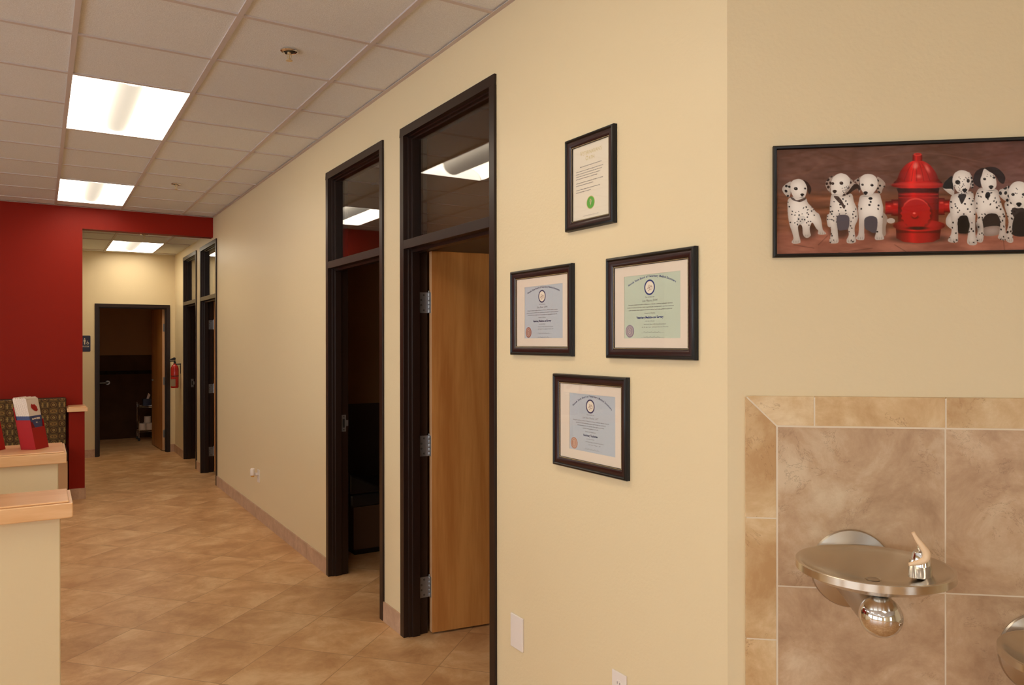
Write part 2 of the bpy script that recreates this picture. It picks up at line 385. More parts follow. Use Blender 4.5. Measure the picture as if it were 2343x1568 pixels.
# storefront wall behind the camera: tall windows let the daylight in
wins = [(-5.9, -4.7), (-1.3, -0.1)]
w = MB(); xs = [XL]+[v for a in wins for v in a]+[AE.x+0.13]
for i in range(0, len(xs), 2): w.box(xs[i], xs[i+1], YB-0.13, YB, 0, HT)
for a, b in wins: w.box(a, b, YB-0.13, YB, 2.5, HT); w.box(a, b, YB-0.13, YB, 0, 0.5)
struct(w.build('wall_back', M_WALL))
for i, (a, b) in enumerate(wins):
    fr = MB()
    for x in (a, (a+b)/2-0.025, b-0.05): fr.box(x, x+0.05, YB-0.10, YB-0.03, 0.5, 2.5)
    for z in (0.5, 1.95, 2.45): fr.box(a, b, YB-0.09, YB-0.04, z, z+0.05)
    struct(fr.build('window_%d' % (i+1), M_FRAME))
# rooms behind the long wall
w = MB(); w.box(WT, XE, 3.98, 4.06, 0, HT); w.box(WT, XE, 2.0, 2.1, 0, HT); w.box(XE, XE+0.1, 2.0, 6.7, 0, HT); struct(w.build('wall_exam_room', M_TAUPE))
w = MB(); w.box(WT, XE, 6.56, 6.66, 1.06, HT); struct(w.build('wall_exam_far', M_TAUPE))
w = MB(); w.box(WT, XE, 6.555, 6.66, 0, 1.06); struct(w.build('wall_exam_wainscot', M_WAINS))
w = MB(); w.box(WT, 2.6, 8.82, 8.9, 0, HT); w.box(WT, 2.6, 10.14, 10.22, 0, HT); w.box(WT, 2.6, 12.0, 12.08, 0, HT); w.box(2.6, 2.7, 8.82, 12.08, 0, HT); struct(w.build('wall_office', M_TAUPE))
# restroom
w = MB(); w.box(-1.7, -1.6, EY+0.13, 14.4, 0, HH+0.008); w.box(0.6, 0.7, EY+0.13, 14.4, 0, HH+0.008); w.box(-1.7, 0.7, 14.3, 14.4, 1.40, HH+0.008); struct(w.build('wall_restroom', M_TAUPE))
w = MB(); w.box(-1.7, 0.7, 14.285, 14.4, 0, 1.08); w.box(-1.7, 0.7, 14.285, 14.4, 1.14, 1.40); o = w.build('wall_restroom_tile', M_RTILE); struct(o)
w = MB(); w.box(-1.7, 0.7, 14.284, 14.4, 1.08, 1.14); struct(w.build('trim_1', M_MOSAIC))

# ---- suspended ceiling: tiles, grid and wall angle
LIGHTS = [(-2, 2), (-2, 7), (-2, -3), (-2, -8), (-7, 2), (-7, 7), (-7, -3), (-7, -8), (-7, -13)]      # (column, row) of each 2 x 4 ft troffer; unseen ones added for fill
lit = {(c, r+k) for c, r in LIGHTS for k in (0, 1)}
cx0 = math.floor((XL-G3)/T)-1; cx1 = math.ceil((XE-G3)/T); ry0 = math.floor((YB-GY0)/T)-1; ry1 = math.ceil((RY+0.13-GY0)/T)
cl = MB(); gr = MB(); z = H+0.008; HW = 0.012
def clipx(x): return min(max(x, XL-0.09), XE+0.1)
def clipy(y): return min(max(y, YB-0.12), RY+0.13)
for c in range(cx0, cx1):
    for r in range(ry0, ry1):
        if (c, r) in lit: continue
        x0, x1, y0, y1 = clipx(G3+c*T), clipx(G3+(c+1)*T), clipy(GY0+r*T), clipy(GY0+(r+1)*T)
        if x1-x0 > 0.005 and y1-y0 > 0.005: cl.box(x0, x1, y0, y1, z, z+0.015)
struct(cl.build('ceiling', M_CEIL))
for c in range(cx0, cx1+1):
    x = G3+c*T
    if XL < x < XE: gr.box(x-HW, x+HW, YB, RY, H, z+0.002)
for r in range(ry0, ry1+1):
    y = GY0+r*T
    if not (YB < y < RY): continue
    for c in range(cx0, cx1):
        if (c, r) in lit and (c, r-1) in lit: continue
        gr.box(clipx(G3+c*T+HW), clipx(G3+(c+1)*T-HW), y-HW, y+HW, H+0.0005, z+0.002)
struct(gr.build('trim_2', M_TBAR))
an = MB(); an.box(-0.022, 0.0, CY, RY, H-0.001, H+0.0015); an.box(XL, 0, RY-0.02, RY, H-0.001, H+0.0015)
struct(an.build('trim_3', M_TBAR))
# hallway ceiling, one troffer
hc = MB(); hg = MB(); hx0, hy0 = -0.925, 10.74
xs = [-1.45, hx0-0.0, hx0+T, 0.0]; yv = [RY+0.14, hy0-T, hy0, hy0+2*T, EY]
for i in range(3):
    for j in range(4):
        if i == 1 and j == 2: continue
        hc.box(xs[i], xs[i+1], yv[j], yv[j+1], HH+0.008, HH+0.02)
for x in xs[1:3]: hg.box(x-HW, x+HW, RY+0.14, EY, HH, HH+0.01)
for y in yv[1:4]:
    for i in range(3): hg.box(xs[i]+HW, xs[i+1]-HW, y-HW, y+HW, HH+0.0005, HH+0.01)
hc.box(-1.7, 0.7, EY+0.13, 14.4, HH+0.008, HH+0.02); hc.box(WT, 2.7, 8.8, 12.1, HH+0.16, HH+0.175)
struct(hc.build('ceiling_hall', M_CEIL)); struct(hg.build('trim_4', M_TBAR))

# ---- baseboards of cut tile
def base_run(mb, p0, p1, n, th=0.010, h=0.112, pitch=0.4605):
    p0, p1, n = Vector(p0), Vector(p1), Vector(n); L = (p1-p0).length; d = (p1-p0).normalized(); s = 0.0
    while s < L-1e-4:
        e = min(s+pitch, L); a, b = p0+d*(s+0.001), p0+d*(e-0.001)
        vs = []
        for q in (a, b):
            for t in (0, th):
                for zz in (0, h): vs.append((q.x+n.x*t, q.y+n.y*t, zz))
        mb.add(vs, [(0, 1, 3, 2), (4, 6, 7, 5), (0, 4, 5, 1), (2, 3, 7, 6), (1, 5, 7, 3), (0, 2, 6, 4)]); s = e
b = MB(); nn = (-1, 0, 0)
for y0, y1 in ((CY, DY['a'][0]), (DY['a'][1], DY['b'][0]), (DY['b'][1], DY['c'][0]), (DY['c'][1], DY['d'][0]), (DY['d'][1], EY)): base_run(b, (0, y0, 0), (0, y1, 0), nn)
struct(b.build('baseboard_right', M_BASE))
b = MB(); base_run(b, (-1.45, EY, 0), (EX0, EY, 0), (0, -1, 0)); base_run(b, (EX1, EY, 0), (-0.01, EY, 0), (0, -1, 0)); struct(b.build('baseboard_hall_end', M_BASE))
b = MB(); base_run(b, (-1.445, 9.0, 0), (-1.303, 9.0, 0), (0, -1, 0)); base_run(b, (-1.303, 8.99, 0), (-1.303, RY+0.14, 0), (1, 0, 0)); struct(b.build('baseboard_red', M_BASE))

# ---- doors
def jamb_profile(face=0.047, stop=0.016, d=0.132, pr=0.012):
    return [(0, 0), (0, -pr), (face, -pr), (face, 0.016), (face+0.007, 0.016), (face+0.007, 0.035), (face+stop, 0.035), (face+stop, 0.080), (face, 0.080), (face, d), (0, d)]
def hinge(parent, x, y, z, p0, nh, dh):
    """x, y = knuckle; one plate on the jamb rabbet, one on the leaf edge"""
    h = MB(); hh = 0.057
    h.box(x-0.0005, x+0.0025, y-0.060, y-0.004, z-hh, z+hh, 0)
    for dz, dy in ((-0.042, -0.030), (-0.014, -0.046), (0.014, -0.046), (0.042, -0.030)):
        h.lathe([(0.0048, 0.0024), (0.0048, 0.0030)], (x, y+dy, z+dz), 'x', 12, 1)
        h.lathe([(0.0022, 0.0028), (0.0022, 0.0034)], (x, y+dy, z+dz), 'x', 10, 0)
    for k in range(5):
        h.lathe([(0.0062, -0.0105), (0.0066, -0.0095), (0.0066, 0.0095), (0.0062, 0.0105)], (x+0.003, y+0.001, z-0.046+k*0.023), 'z', 14, 0)
    h.lathe([(0.0, 0.0), (0.0045, 0.001), (0.0050, 0.006), (0.0035, 0.010), (0, 0.011)], (x+0.003, y+0.001, z+hh), 'z', 12, 0)
    h.add([(p0.x+nh.x*s_-dh.x*t_, p0.y+nh.y*s_-dh.y*t_, z+q) for s_ in (0.001, 0.030) for t_ in (0.0, 0.0024) for q in (-hh, hh)],
          [(0, 1, 3, 2), (4, 6, 7, 5), (0, 4, 5, 1), (2, 3, 7, 6), (0, 2, 6, 4), (1, 5, 7, 3)], 0)
    for q, s_ in ((-0.042, 0.014), (-0.014, 0.022), (0.014, 0.022), (0.042, 0.014)):
        c = p0+nh*s_-dh*0.0027; h.add([(c.x+nh.x*a, c.y+nh.y*a, z+q+b_) for a, b_ in ((-0.0035, 0), (0, -0.0045), (0.0035, 0), (0, 0.0045))], [(0, 1, 2, 3)], 1)
    return h.build('hinge', [M_HINGE, M_DARKHOLE], parent, smooth=True, label='satin steel butt hinge with four screws')
def door_unit(name, M, half, zc, zt, label, leaf=None, strike=False, transom=True, face=0.047):
    root = bpy.data.objects.new(name, None); COL.objects.link(root); root.matrix_world = M; root['kind'] = 'structure'; root['label'] = label; root.empty_display_size = 0.1
    P = jamb_profile(face); fr = MB()
    top = zt if transom else zc+face
    fr.prism([(-half+d, y) for d, y in P], 0, top-face, 'z'); fr.prism([(half-d, y) for d, y in P][::-1], 0, top-face, 'z')
    hp = [(y, top-d) for d, y in P]
    fr.prism(hp, -half, half, 'x')
    if transom:
        bar = [(-0.012, zc), (-0.012, zc+0.048), (0.035, zc+0.048), (0.035, zc+0.064), (0.080, zc+0.064), (0.080, zc+0.048), (0.132, zc+0.048), (0.132, zc), (0.080, zc), (0.080, zc-0.016), (0.035, zc-0.016), (0.035, zc)]
        fr.prism(bar, -half+face, half-face, 'x')
    fo = fr.build('door_frame', M_FRAME, root, bevel=0.0015)
    if transom:
        g = MB(); g.box(-half+face+0.010, half-face-0.010, 0.042, 0.048, zc+0.058, zt-face-0.010); g.build('transom_glass', M_GLASS, root)
    hx = -half+face
    if leaf is not None:
        side, ang, wid = leaf                     # side -1: hinged at viewer left
        hx = side*(half-face); y0 = 0.142
        d = Vector((-side*math.cos(ang), math.sin(ang), 0)); nrm = Vector((-side*math.sin(ang), -math.cos(ang), 0))*0.044
        p0 = Vector((hx-side*-0.004, y0+0.004, 0)); q = [p0, p0+d*wid, p0+d*wid+nrm, p0+nrm]
        lf = MB(); lf.prism([(v.x, v.y) for v in q], 0.012, zc-0.004, 'z')
        lo = lf.build('door_leaf', [M_MAPLE, M_MAPLE_EDGE], root, label='flush maple door leaf standing open')
        for pl in lo.data.polygons:
            if abs(pl.normal.dot(Vector((d.x, d.y, 0)))) > 0.9: pl.material_index = 1
        for z in (1.833, 1.040, 0.258):
            if side < 0: hinge(lo, hx, y0-0.002, z, p0, nrm.normalized(), d)
            else:
                h = MB(); h.box(hx-0.003, hx+0.0, y0-0.055, y0-0.004, z-0.057, z+0.057); h.lathe([(0.0065, -0.057), (0.0065, 0.057)], (hx-0.004, y0, z), 'z', 12)
                e0 = p0+nrm*0.05-d*0.0025; e1 = p0+nrm*0.75-d*0.0025; e2 = e1+d*0.003; e3 = e0+d*0.003
                h.prism([(e0.x, e0.y), (e1.x, e1.y), (e2.x, e2.y), (e3.x, e3.y)], z-0.057, z+0.057, 'z')
                h.build('hinge', M_HINGE, lo, smooth=True)
    if strike:
        s = MB(); z = 1.051
        s.box(hx-0.0005, hx+0.002, 0.084, 0.116, z-0.058, z+0.058, 0); s.box(hx+0.0018, hx+0.0024, 0.092, 0.106, z-0.030, z+0.030, 1)
        s.prism([(0.114, z-0.022), (0.131, z-0.020), (0.131, z+0.020), (0.114, z+0.022)], hx+0.0, hx+0.004, 'x', 0)
        for dz in (-0.045, 0.045): s.lathe([(0.004, 0.002), (0.004, 0.0026)], (hx, 0.100, z+dz), 'x', 10, 1)
        s.build('strike_plate', [M_HINGE, M_DARKHOLE], root, label='bright steel strike plate on the dark jamb')
    return root
def WM(y, z=0.0, x=0.0): return Matrix.Translation((x, y, z)) @ Matrix.Rotation(-PI/2, 4, 'Z')    # frame of the long wall: x to the viewer's right, y into the wall
HALF = 0.512
A82 = math.radians(82)
door_unit('door_1', WM(sum(DY['a'])/2), HALF, ZC, ZT, 'nearest doorway of the long wall, dark frame, maple leaf open, transom above', leaf=(-1, A82, 0.905))
door_unit('door_2', WM(sum(DY['b'])/2), HALF, ZC, ZT, 'second doorway of the long wall, dark frame opening on an unlit room', strike=True)
door_unit('door_3', WM(sum(DY['c'])/2), HALF, ZC, ZT, 'third doorway, just past the red header', leaf=(-1, A82, 0.905))
door_unit('door_4', WM(sum(DY['d'])/2), HALF, ZC, ZT, 'last doorway of the long wall, beside the fire extinguisher', strike=True)
door_unit('door_5', Matrix.Translation(((EX0+EX1)/2, EY, 0)), (EX1-EX0)/2, 2.118, 0, 'dark framed restroom doorway at the hallway end, leaf swung in', leaf=(1, math.radians(87), 0.86), transom=False)
d5 = bpy.data.objects['door_5']; lf5 = [c for c in d5.children if c.name.startswith('door_leaf')][0]
hx = (EX1-EX0)/2-0.047; kx = hx-0.075
k = MB(); k.lathe([(0.0, -0.016), (0.030, -0.015), (0.032, -0.004), (0.032, 0)], (hx-0.020-0.026, 0.90, 1.03), 'x', 24)
k.tube([(hx-0.062, 0.90, 1.03), (hx-0.085, 0.90, 1.03), (hx-0.093, 0.885, 1.03), (hx-0.093, 0.80, 1.028)], [0.010, 0.010, 0.010, 0.007]); k.build('lever_handle', M_HINGE, lf5, smooth=True)

# ---- tiled splash panel on the angled wall (mitred border, field tiles, grout)
pan = thing('trim_5', 'travertine look tile panel with mitred border behind the fountains', 'tile panel', ANGM, kind='structure')
PT0, PZ1, BW = 0.049, 1.4590, 0.0855
g = MB(); g.box(PT0+0.003, 2.3, -0.0098, 0, 0, PZ1-0.003); g.build('grout_bed', M_GROUT, pan)
def tile(mb, x0, x1, z0, z1, idn, th=0.0105):
    c = 0.0018; mb.prism([(x0, z0), (x1, z0), (x1, z1), (x0, z1)], -th, 0, 'y', 0, idn)
fld = MB(); n_ = 1
zrow = [1.3725, 0.9155, 0.4585, 0.0015]; xcol = [PT0+BW+0.002, 0.5850, 1.0420, 1.4990, 1.9560, 2.300]
for i in range(3):
    for j in range(5): tile(fld, xcol[j]+0.0015, xcol[j+1]-0.0015, zrow[i+1]+0.0015, zrow[i]-0.0015, n_); n_ += 1
fld.build('field_tiles', M_TILEW, pan, bevel=0.0012, seg=1)
bd = MB(); xi, zi = PT0+BW-0.0005, PZ1-BW+0.0015
xb = [0.2385, 0.5865, 0.9345, 1.2825, 1.6305, 1.9785, 2.3]
bd.prism([(PT0+0.0025, PZ1), (xi+0.0022, zi), (xb[0]-0.0015, zi), (xb[0]-0.0015, PZ1)], -0.0105, 0, 'y', 0, n_); n_ += 1
for a, b_ in zip(xb, xb[1:]): bd.prism([(a+0.0015, zi), (b_-0.0015, zi), (b_-0.0015, PZ1), (a+0.0015, PZ1)], -0.0105, 0, 'y', 0, n_); n_ += 1
zb = [1.1085, 0.7605, 0.4125, 0.0645]
bd.prism([(PT0, PZ1-0.0025), (PT0, zb[0]+0.0015), (xi, zb[0]+0.0015), (xi, zi-0.0022)], -0.0105, 0, 'y', 0, n_); n_ += 1
for a, b_ in zip(zb, zb[1:]): bd.prism([(PT0, a-0.0015), (xi, a-0.0015), (xi, b_+0.0015), (PT0, b_+0.0015)], -0.0105, 0, 'y', 0, n_); n_ += 1
bd.build('border_tiles', M_TILEB, pan, bevel=0.0012, seg=1)

# ================================================================== CEILING LIGHTS
def troffer(x0, y0, zc, label, group):
    t = thing('ceiling_light', label, 'ceiling light', Matrix.Translation((x0+T/2, y0+T, zc)), group)
    hw, hl, d = T/2-HW, T-HW, 0.11
    hs = MB()    # housing: white steel box closed above
    for a in ((-hw-0.006, -hw, -hl, hl), (hw, hw+0.006, -hl, hl), (-hw, hw, -hl-0.006, -hl), (-hw, hw, hl, hl+0.006)): hs.box(*a, 0.001, d+0.02)
    hs.box(-hw, hw, -hl, hl, d+0.012, d+0.02); hs.build('housing', M_TBAR, t)
    for sgn, nm in ((-1, 'reflector'), (1, 'reflector')):
        r = MB(); n = 10; pr = []
        for i in range(n+1):
            a = i/n*PI/2; pr.append((sgn*(0.10+(hw-0.10)*math.sin(a)), 0.002+(d-0.006)*math.cos(a)))
        vs = [(x, y, z) for x, z in pr for y in (-hl+0.03, hl-0.03)]+[(x, y, z+0.004) for x, z in pr for y in (-hl+0.03, hl-0.03)]
        m = 2*(n+1); fs = [(2*i, 2*i+1, 2*i+3, 2*i+2) for i in range(n)]+[(m+2*i, m+2*i+2, m+2*i+3, m+2*i+1) for i in range(n)]
        fs += [(0, 1, m+1, m), (2*n, 2*n+1, m+2*n+1, m+2*n)]+[(2*i+e, 2*i+2+e, m+2*i+2+e, m+2*i+e) for i in range(n) for e in (0, 1)]
        r.add(vs, fs); r.build('reflector', M_LAMPR, t, smooth=True)
    b = MB(); n = 20; R = 0.095; pts = [(R*math.cos(PI+PI*i/n), 0.100+0.088*math.sin(PI+PI*i/n)) for i in range(n+1)]
    pin = [(R*0.97*math.cos(PI+PI*i/n), 0.100+0.085*math.sin(PI+PI*i/n)) for i in range(n+1)]
    b.prism(pts+pin[::-1], -hl+0.05, hl-0.05, 'y'); b.build('lamp_basket', M_LAMPB, t, smooth=True, label='curved perforated basket shielding the tubes')
    for s_ in (-1, 1):
        e = MB(); yy = s_*(hl-0.014); e.box(-hw, hw, min(yy, s_*hl), max(yy, s_*hl), 0.002, d)
        e.prism([(R*1.06*math.cos(PI+PI*i/n), 0.100+0.094*math.sin(PI+PI*i/n)) for i in range(n+1)], min(s_*(hl-0.05), s_*(hl-0.044)), max(s_*(hl-0.05), s_*(hl-0.044)), 'y')
        e.build('end_plate', M_LAMPE, t)
    return t
GL = 'recessed ceiling lights of the main room'
names = {(-2, 2): 'large bright recessed light, the nearer one in the white ceiling', (-2, 7): 'bright recessed light just before the red header, smaller in view'}
for c, r in LIGHTS:
    troffer(G3+c*T, GY0+r*T, H, names.get((c, r), 'unseen recessed ceiling light of the main room, added for fill'), GL)
troffer(hx0, hy0, HH, 'recessed light in the lower hallway ceiling beyond the red header', None)
def sprinkler(x, y, z, label):
    t = thing('fire_sprinkler', label, 'sprinkler', Matrix.Translation((x, y, z)), 'ceiling sprinklers')
    e = MB(); e.lathe([(0.026, -0.002), (0.030, -0.006), (0.038, -0.004), (0.042, 0.0), (0.042, 0.006), (0.030, 0.006)], (0, 0, 0), 'z', 32); e.build('escutcheon', M_CHROME, t, smooth=True)
    c = MB(); c.lathe([(0.027, -0.0025), (0.022, 0.0), (0.010, -0.004), (0.0, -0.004)], (0, 0, 0), 'z', 24); c.build('cup', M_DARKHOLE, t, smooth=True)
    b = MB(); b.lathe([(0.009, -0.002), (0.009, -0.012), (0.004, -0.014), (0.003, -0.034), (0.005, -0.036), (0.005, -0.042), (0.0, -0.042)], (0, 0, 0), 'z', 16)
    for s_ in (-1, 1): b.tube([(s_*0.008, 0, -0.010), (s_*0.011, 0, -0.020), (s_*0.006, 0, -0.036)], 0.0018, 8)
    b.lathe([(0.016, -0.046), (0.016, -0.044), (0.004, -0.042), (0.0, -0.042)], (0, 0, 0), 'z', 16); b.build('sprinkler_head', M_GOLD, t, smooth=True)
sprinkler(-0.648, 3.759, H, 'chrome pendant sprinkler in the ceiling, the nearest one')
sprinkler(-0.644, 7.456, H, 'small pendant sprinkler in the white ceiling near the red header')
sprinkler(-0.643, 9.946, HH, 'tiny sprinkler in the hallway ceiling behind the red header')

# ================================================================== FRAMED PAPERS ON THE LONG WALL
def measure(ch, size, **kw):
    if ch == ' ': return size*0.30
    vs, _ = text_geo(ch, size, align='LEFT', **kw); return max(v[0] for v in vs)+size*0.035
def arc_text(mb, s, cx, ztop, chord, sag, size, y, mi, **kw):
    """words bent over an arch; ztop = height of the arch's crown baseline"""
    R = chord*chord/(8*sag)+sag/2; half = math.asin(chord/2/R)
    ws = [measure(c, size, **kw) for c in s]; tot = sum(ws); k = 2*half*R/tot; a = -half
    for c, w_ in zip(s, ws):
        am = a+w_*k/2/R
        if c != ' ':
            vs, fs = text_geo(c, size, align='LEFT', **kw); wd = max(v[0] for v in vs)
            q, n = math.cos(-am), math.sin(-am); ox, oz = cx+R*math.sin(am), ztop-R+R*math.cos(am)
            mb.add([(ox+(x-wd/2)*q-zz*n, y, oz+(x-wd/2)*n+zz*q) for x, zz in vs], fs, mi)
        a += w_*k/R
PROF = [(0.0, 0.0, 0), (0.0, 0.004, 0), (0.0012, 0.0052, 0), (0.0, 0.0064, 0), (0.0, 0.0094, 0), (0.0012, 0.0106, 0), (0.0, 0.0118, 0), (0.0, 0.014, 0), (0.003, 0.019, 0), (0.008, 0.021, 0), (0.011, 0.019, 0), (0.013, 0.0155, 1), (0.019, 0.0165, 1), (0.027, 0.0135, 1), (0.031, 0.0105, 0), (0.033, 0.0095, 0), (0.036, 0.0095, 0), (0.037, 0.006, 0)]
def beads(mb, w, h, y, pitch=0.0042, r=0.00165):
    for L, fn in ((w, lambda s_, q: (s_, q*h/2)), (h, lambda s_, q: (q*w/2, s_))):
        n = int(L/pitch)
        for q in (-1, 1):
            for i in range(n):
                x, z = fn(-L/2+(i+0.5)*L/n, q)
                mb.add([(x+r, y, z), (x-r, y, z), (x, y, z+r), (x, y, z-r), (x, y-r*1.2, z)], [(0, 2, 4), (2, 1, 4), (1, 3, 4), (3, 0, 4)])
def wall_frame(yc, zc, w, h, label, cat='framed certificate', group='framed papers on the cream wall'):
    t = thing('framed_certificate', label, cat, WM(yc, zc), group)
    MB().rings((w, h), PROF).build('frame_moulding', [M_BLACKM, M_MAHOG], t, smooth=True)
    g = MB(); beads(g, w-0.068, h-0.068, -0.0095); g.build('beading', M_GOLD, t)
    bk = MB(); bk.box(-w/2+0.004, w/2-0.004, -0.004, 0.0, -h/2+0.004, h/2-0.004); bk.build('backing', M_RUBBER, t)
    gl = MB(); gl.box(-w/2+0.036, w/2-0.036, -0.0090, -0.0082, -h/2+0.036, h/2-0.036); gl.build('glass', M_PGLASS, t)
    return t
def licence(yc, zc, w, h, label, pc, paper, ink, title, name, lines, degree, low, seal, sag, ring, sealm_label):
    t = wall_frame(yc, zc, w, h, label)
    pw, ph, px, pz = 0.267, 0.209, pc[0], pc[1]
    m = MB(); W2, H2 = w/2-0.034, h/2-0.034
    for a in ((-W2, W2, pz+ph/2, H2), (-W2, W2, -H2, pz-ph/2), (-W2, px-pw/2, pz-ph/2, pz+ph/2), (px+pw/2, W2, pz-ph/2, pz+ph/2)): m.box(a[0], a[1], -0.0062, -0.0042, a[2], a[3])
    m.build('mat_board', M_MATB, t)
    p = MB(); p.box(px-pw/2, px+pw/2, -0.0048, -0.0042, pz-ph/2, pz+ph/2); p.build('certificate_paper', paper, t)
    tx = MB(); hd = MB(); sg = MB(); y = -0.0050
    Z = lambda fz: pz+ph/2-fz*ph
    X = lambda fx: px-pw/2+fx*pw
    arc_text(hd, title, X(0.5), Z(0.045), 0.225, sag, 0.0098, y, 0, offset=0.00032, sx=0.86)
    put_text(tx, lines[0], X(.47), Z(.365), 0.0062, y, 1, shear=0.35)
    put_text(tx, name, X(.47), Z(.425), 0.0100, y, 1, shear=0.3)
    z = .475
    for ln in lines[1:-1]: put_text(tx, ln, X(.47), Z(z), 0.0056, y, 1, shear=0.35, offset=0.00005); z += .043
    put_text(tx, lines[-1], X(.47), Z(z+.012), 0.0066, y, 1, shear=0.35)
    put_text(hd, degree, X(.47), Z(z+.085), 0.0112, y, 0, offset=0.00038, sx=0.86)
    put_text(tx, 'in the State of Nevada', X(.47), Z(z+.135), 0.0050, y, 1, shear=0.35)
    for i, ln in enumerate(low): put_text(tx, ln, X(.56), Z(z+.185+i*.045), 0.0050, y, 1, shear=0.35)
    for (fz, ph_) in ((z+.30, 0.0), (z+.375, 1.7)):      # two signatures on ruled lines
        sg.box(X(.32), X(.72), y, y+0.0001, Z(fz+.012), Z(fz+.012)+0.0003, 1)
        pts = [(X(.36+.30*i/46)+0.0016*math.sin(i*1.3+ph_), y, Z(fz)+0.0030*math.sin(i*0.95+ph_)*math.cos(i*0.31)) for i in range(47)]
        sg.tube(pts, 0.00022, 4, 1)
    tx.build('printed_text', [ink, M_INK], t); hd.build('heading', [ink, M_INK], t); sg.build('signature', [ink, M_INK], t)
    em = MB(); put_disc(em, X(.47), Z(.205), .0255, .0255, -0.0050, 0, hole=.80)
    em.build('state_emblem_ring', ring, t)
    ec = MB(); put_disc(ec, X(.47), Z(.205), .0200, .0200, -0.0050, 0); a = MB()
    ec.build('state_emblem_centre', M_PAPW, t)
    for k_ in range(9): put_disc(a, X(.47)+0.011*math.cos(k_*2.4)*(k_/9)**.5, Z(.215)+0.011*math.sin(k_*2.4)*(k_/9)**.5, .0034, .0022, -0.0052, 0, 10, th=0.0001)
    a.tube([(X(.47)-0.014, -0.0052, Z(.24)), (X(.47)-0.005, -0.0052, Z(.19)), (X(.47)+0.002, -0.0052, Z(.22)), (X(.47)+0.008, -0.0052, Z(.17)), (X(.47)+0.014, -0.0052, Z(.235))], 0.0006, 4)
    a.build('state_emblem_scene', mat('emblem_tan', (196, 172, 156), 0.7), t)
    sl = MB(); sx_, sz_ = X(.105), Z(.885); n = 48
    sl.prism([(sx_+(.0208+.0008*(k_ % 2))*math.cos(2*PI*k_/n), sz_+(.0208+.0008*(k_ % 2))*math.sin(2*PI*k_/n)) for k_ in range(n)], -0.0054, -0.0048, 'y')
    put_disc(sl, sx_, sz_, .0165, .0165, -0.0057, 1, hole=.93); put_disc(sl, sx_, sz_, .0130, .0130, -0.0057, 1, hole=.95); put_disc(sl, sx_, sz_, .0070, .0090, -0.0058, 1, hole=.80); put_text(sl, '*', sx_, sz_-.010, .018, -0.0058, 1)
    sl.build('foil_seal', [seal, M_MATB], t, label=sealm_label)
    return t
BODY = ['This Certifies that', 'Having given satisfactory evidence of fitness as to character, preliminary education, veterinary',
        'medical instruction and all other matters required by law, was examined in veterinary attainments', 'by the examiners whose signatures are hereto attached, and is duly qualified to receive this', 'License to Practice']
BODY3 = ['This Certifies that', 'Having given satisfactory evidence of fitness as to character, preliminary education, veterinary', 'technician instruction and all other matters required by law, was examined in',
         'veterinary attainments by the examiners whose signatures are hereto', 'attached, is duly qualified to receive this', 'License to Practice as a']
BT = 'Nevada State Board of Veterinary Medical Examiners'
licence(2.4965, 1.7345, 0.432, 0.348, 'small-looking framed licence nearest the doorway, blue-grey paper with a copper red seal', (0.0125, -0.0005), M_PAPB, M_INKD, BT, 'Gary Bauer, DVM', BODY,
        'Veterinary Medicine and Surgery', ['Issued under Chapter 638, Nevada Revised Statutes', 'this  7  day of   May    in the year of Our Lord  1997'], M_SEALR, 0.020, M_INKD, 'copper red foil seal')
licence(1.8665, 1.7315, 0.423, 0.347, 'framed licence on pale green paper with a bright blue ring emblem, right of the others', (0.0075, -0.0005), M_PAPG, M_INKB, BT, 'Lisa Mauro, DVM', BODY,
        'Veterinary Medicine and Surgery', ['Issued under Chapter 638, Nevada Revised Statutes', 'this  5th  day of   June    in the year of Our Lord  Ninety-Five'], M_SEALS, 0.0256, M_INKB, 'silver foil seal')
licence(2.1860, 1.3190, 0.432, 0.350, 'lowest framed licence of the group, blue-grey paper with a rose gold seal', (0.012, 0.0005), M_PAPB, M_INKD, BT, 'Lori Ann Decker, LVT', BODY3,
        'Veterinary Technician', ['Issued under Chapter 638, Nevada Revised Statutes', 'this  9  day of    February     2004'], M_SEALO, 0.040, M_INKD, 'rose gold foil seal')
t = wall_frame(2.178, 2.1975, 0.284, 0.342, 'narrow portrait frame highest on the wall, oath text with a round green seal')
pw, ph = 0.212, 0.272
p = MB(); p.box(-pw/2, pw/2, -0.0050, -0.0042, -ph/2, ph/2); p.build('certificate_paper', M_PAPW, t)
tx = MB(); y = -0.0052; Z = lambda fz: ph/2-fz*ph
hd = MB(); put_text(hd, 'V', -0.0560, Z(.135), 0.0235, y, 1, sx=.9); put_text(hd, 'ETERINARIAN\'S', 0.0080, Z(.135), 0.0185, y, 1, sx=.88)
put_text(hd, 'O', -0.0220, Z(.215), 0.0235, y, 1, sx=.9); put_text(hd, 'ATH', 0.0060, Z(.215), 0.0185, y, 1, sx=.9)
put_text(tx, 'Being admitted to the profession of veterinary medicine,', 0, Z(.290), 0.0056, y, 0, shear=.3, offset=0.00012)
for fz, s_ in ((.345, 'I solemnly swear to use my scientific knowledge and skills for the benefit'), (.378, 'of society through the protection of animal health, the relief of animal'), (.411, 'suffering, the conservation of animal resources, the promotion of'),
               (.444, 'public health, and the advancement of medical knowledge.'), (.500, 'I will practice my profession conscientiously, with dignity, and in keeping'), (.533, 'with the principles of veterinary medical ethics.'),
               (.592, 'I accept as a lifelong obligation the continual improvement of my'), (.625, 'professional knowledge and competence.')):
    put_text(tx, s_, -0.088, Z(fz), 0.0054, y, 0, shear=.3, align='LEFT', offset=0.00012)
put_text(tx, 'Adopted by the AVMA House of Delegates, July, 1969', 0, Z(.957), 0.0040, y, 0, shear=.2)
tx.build('printed_text', [M_INK, M_INKG], t); hd.build('heading', [M_INK, M_INKG], t)
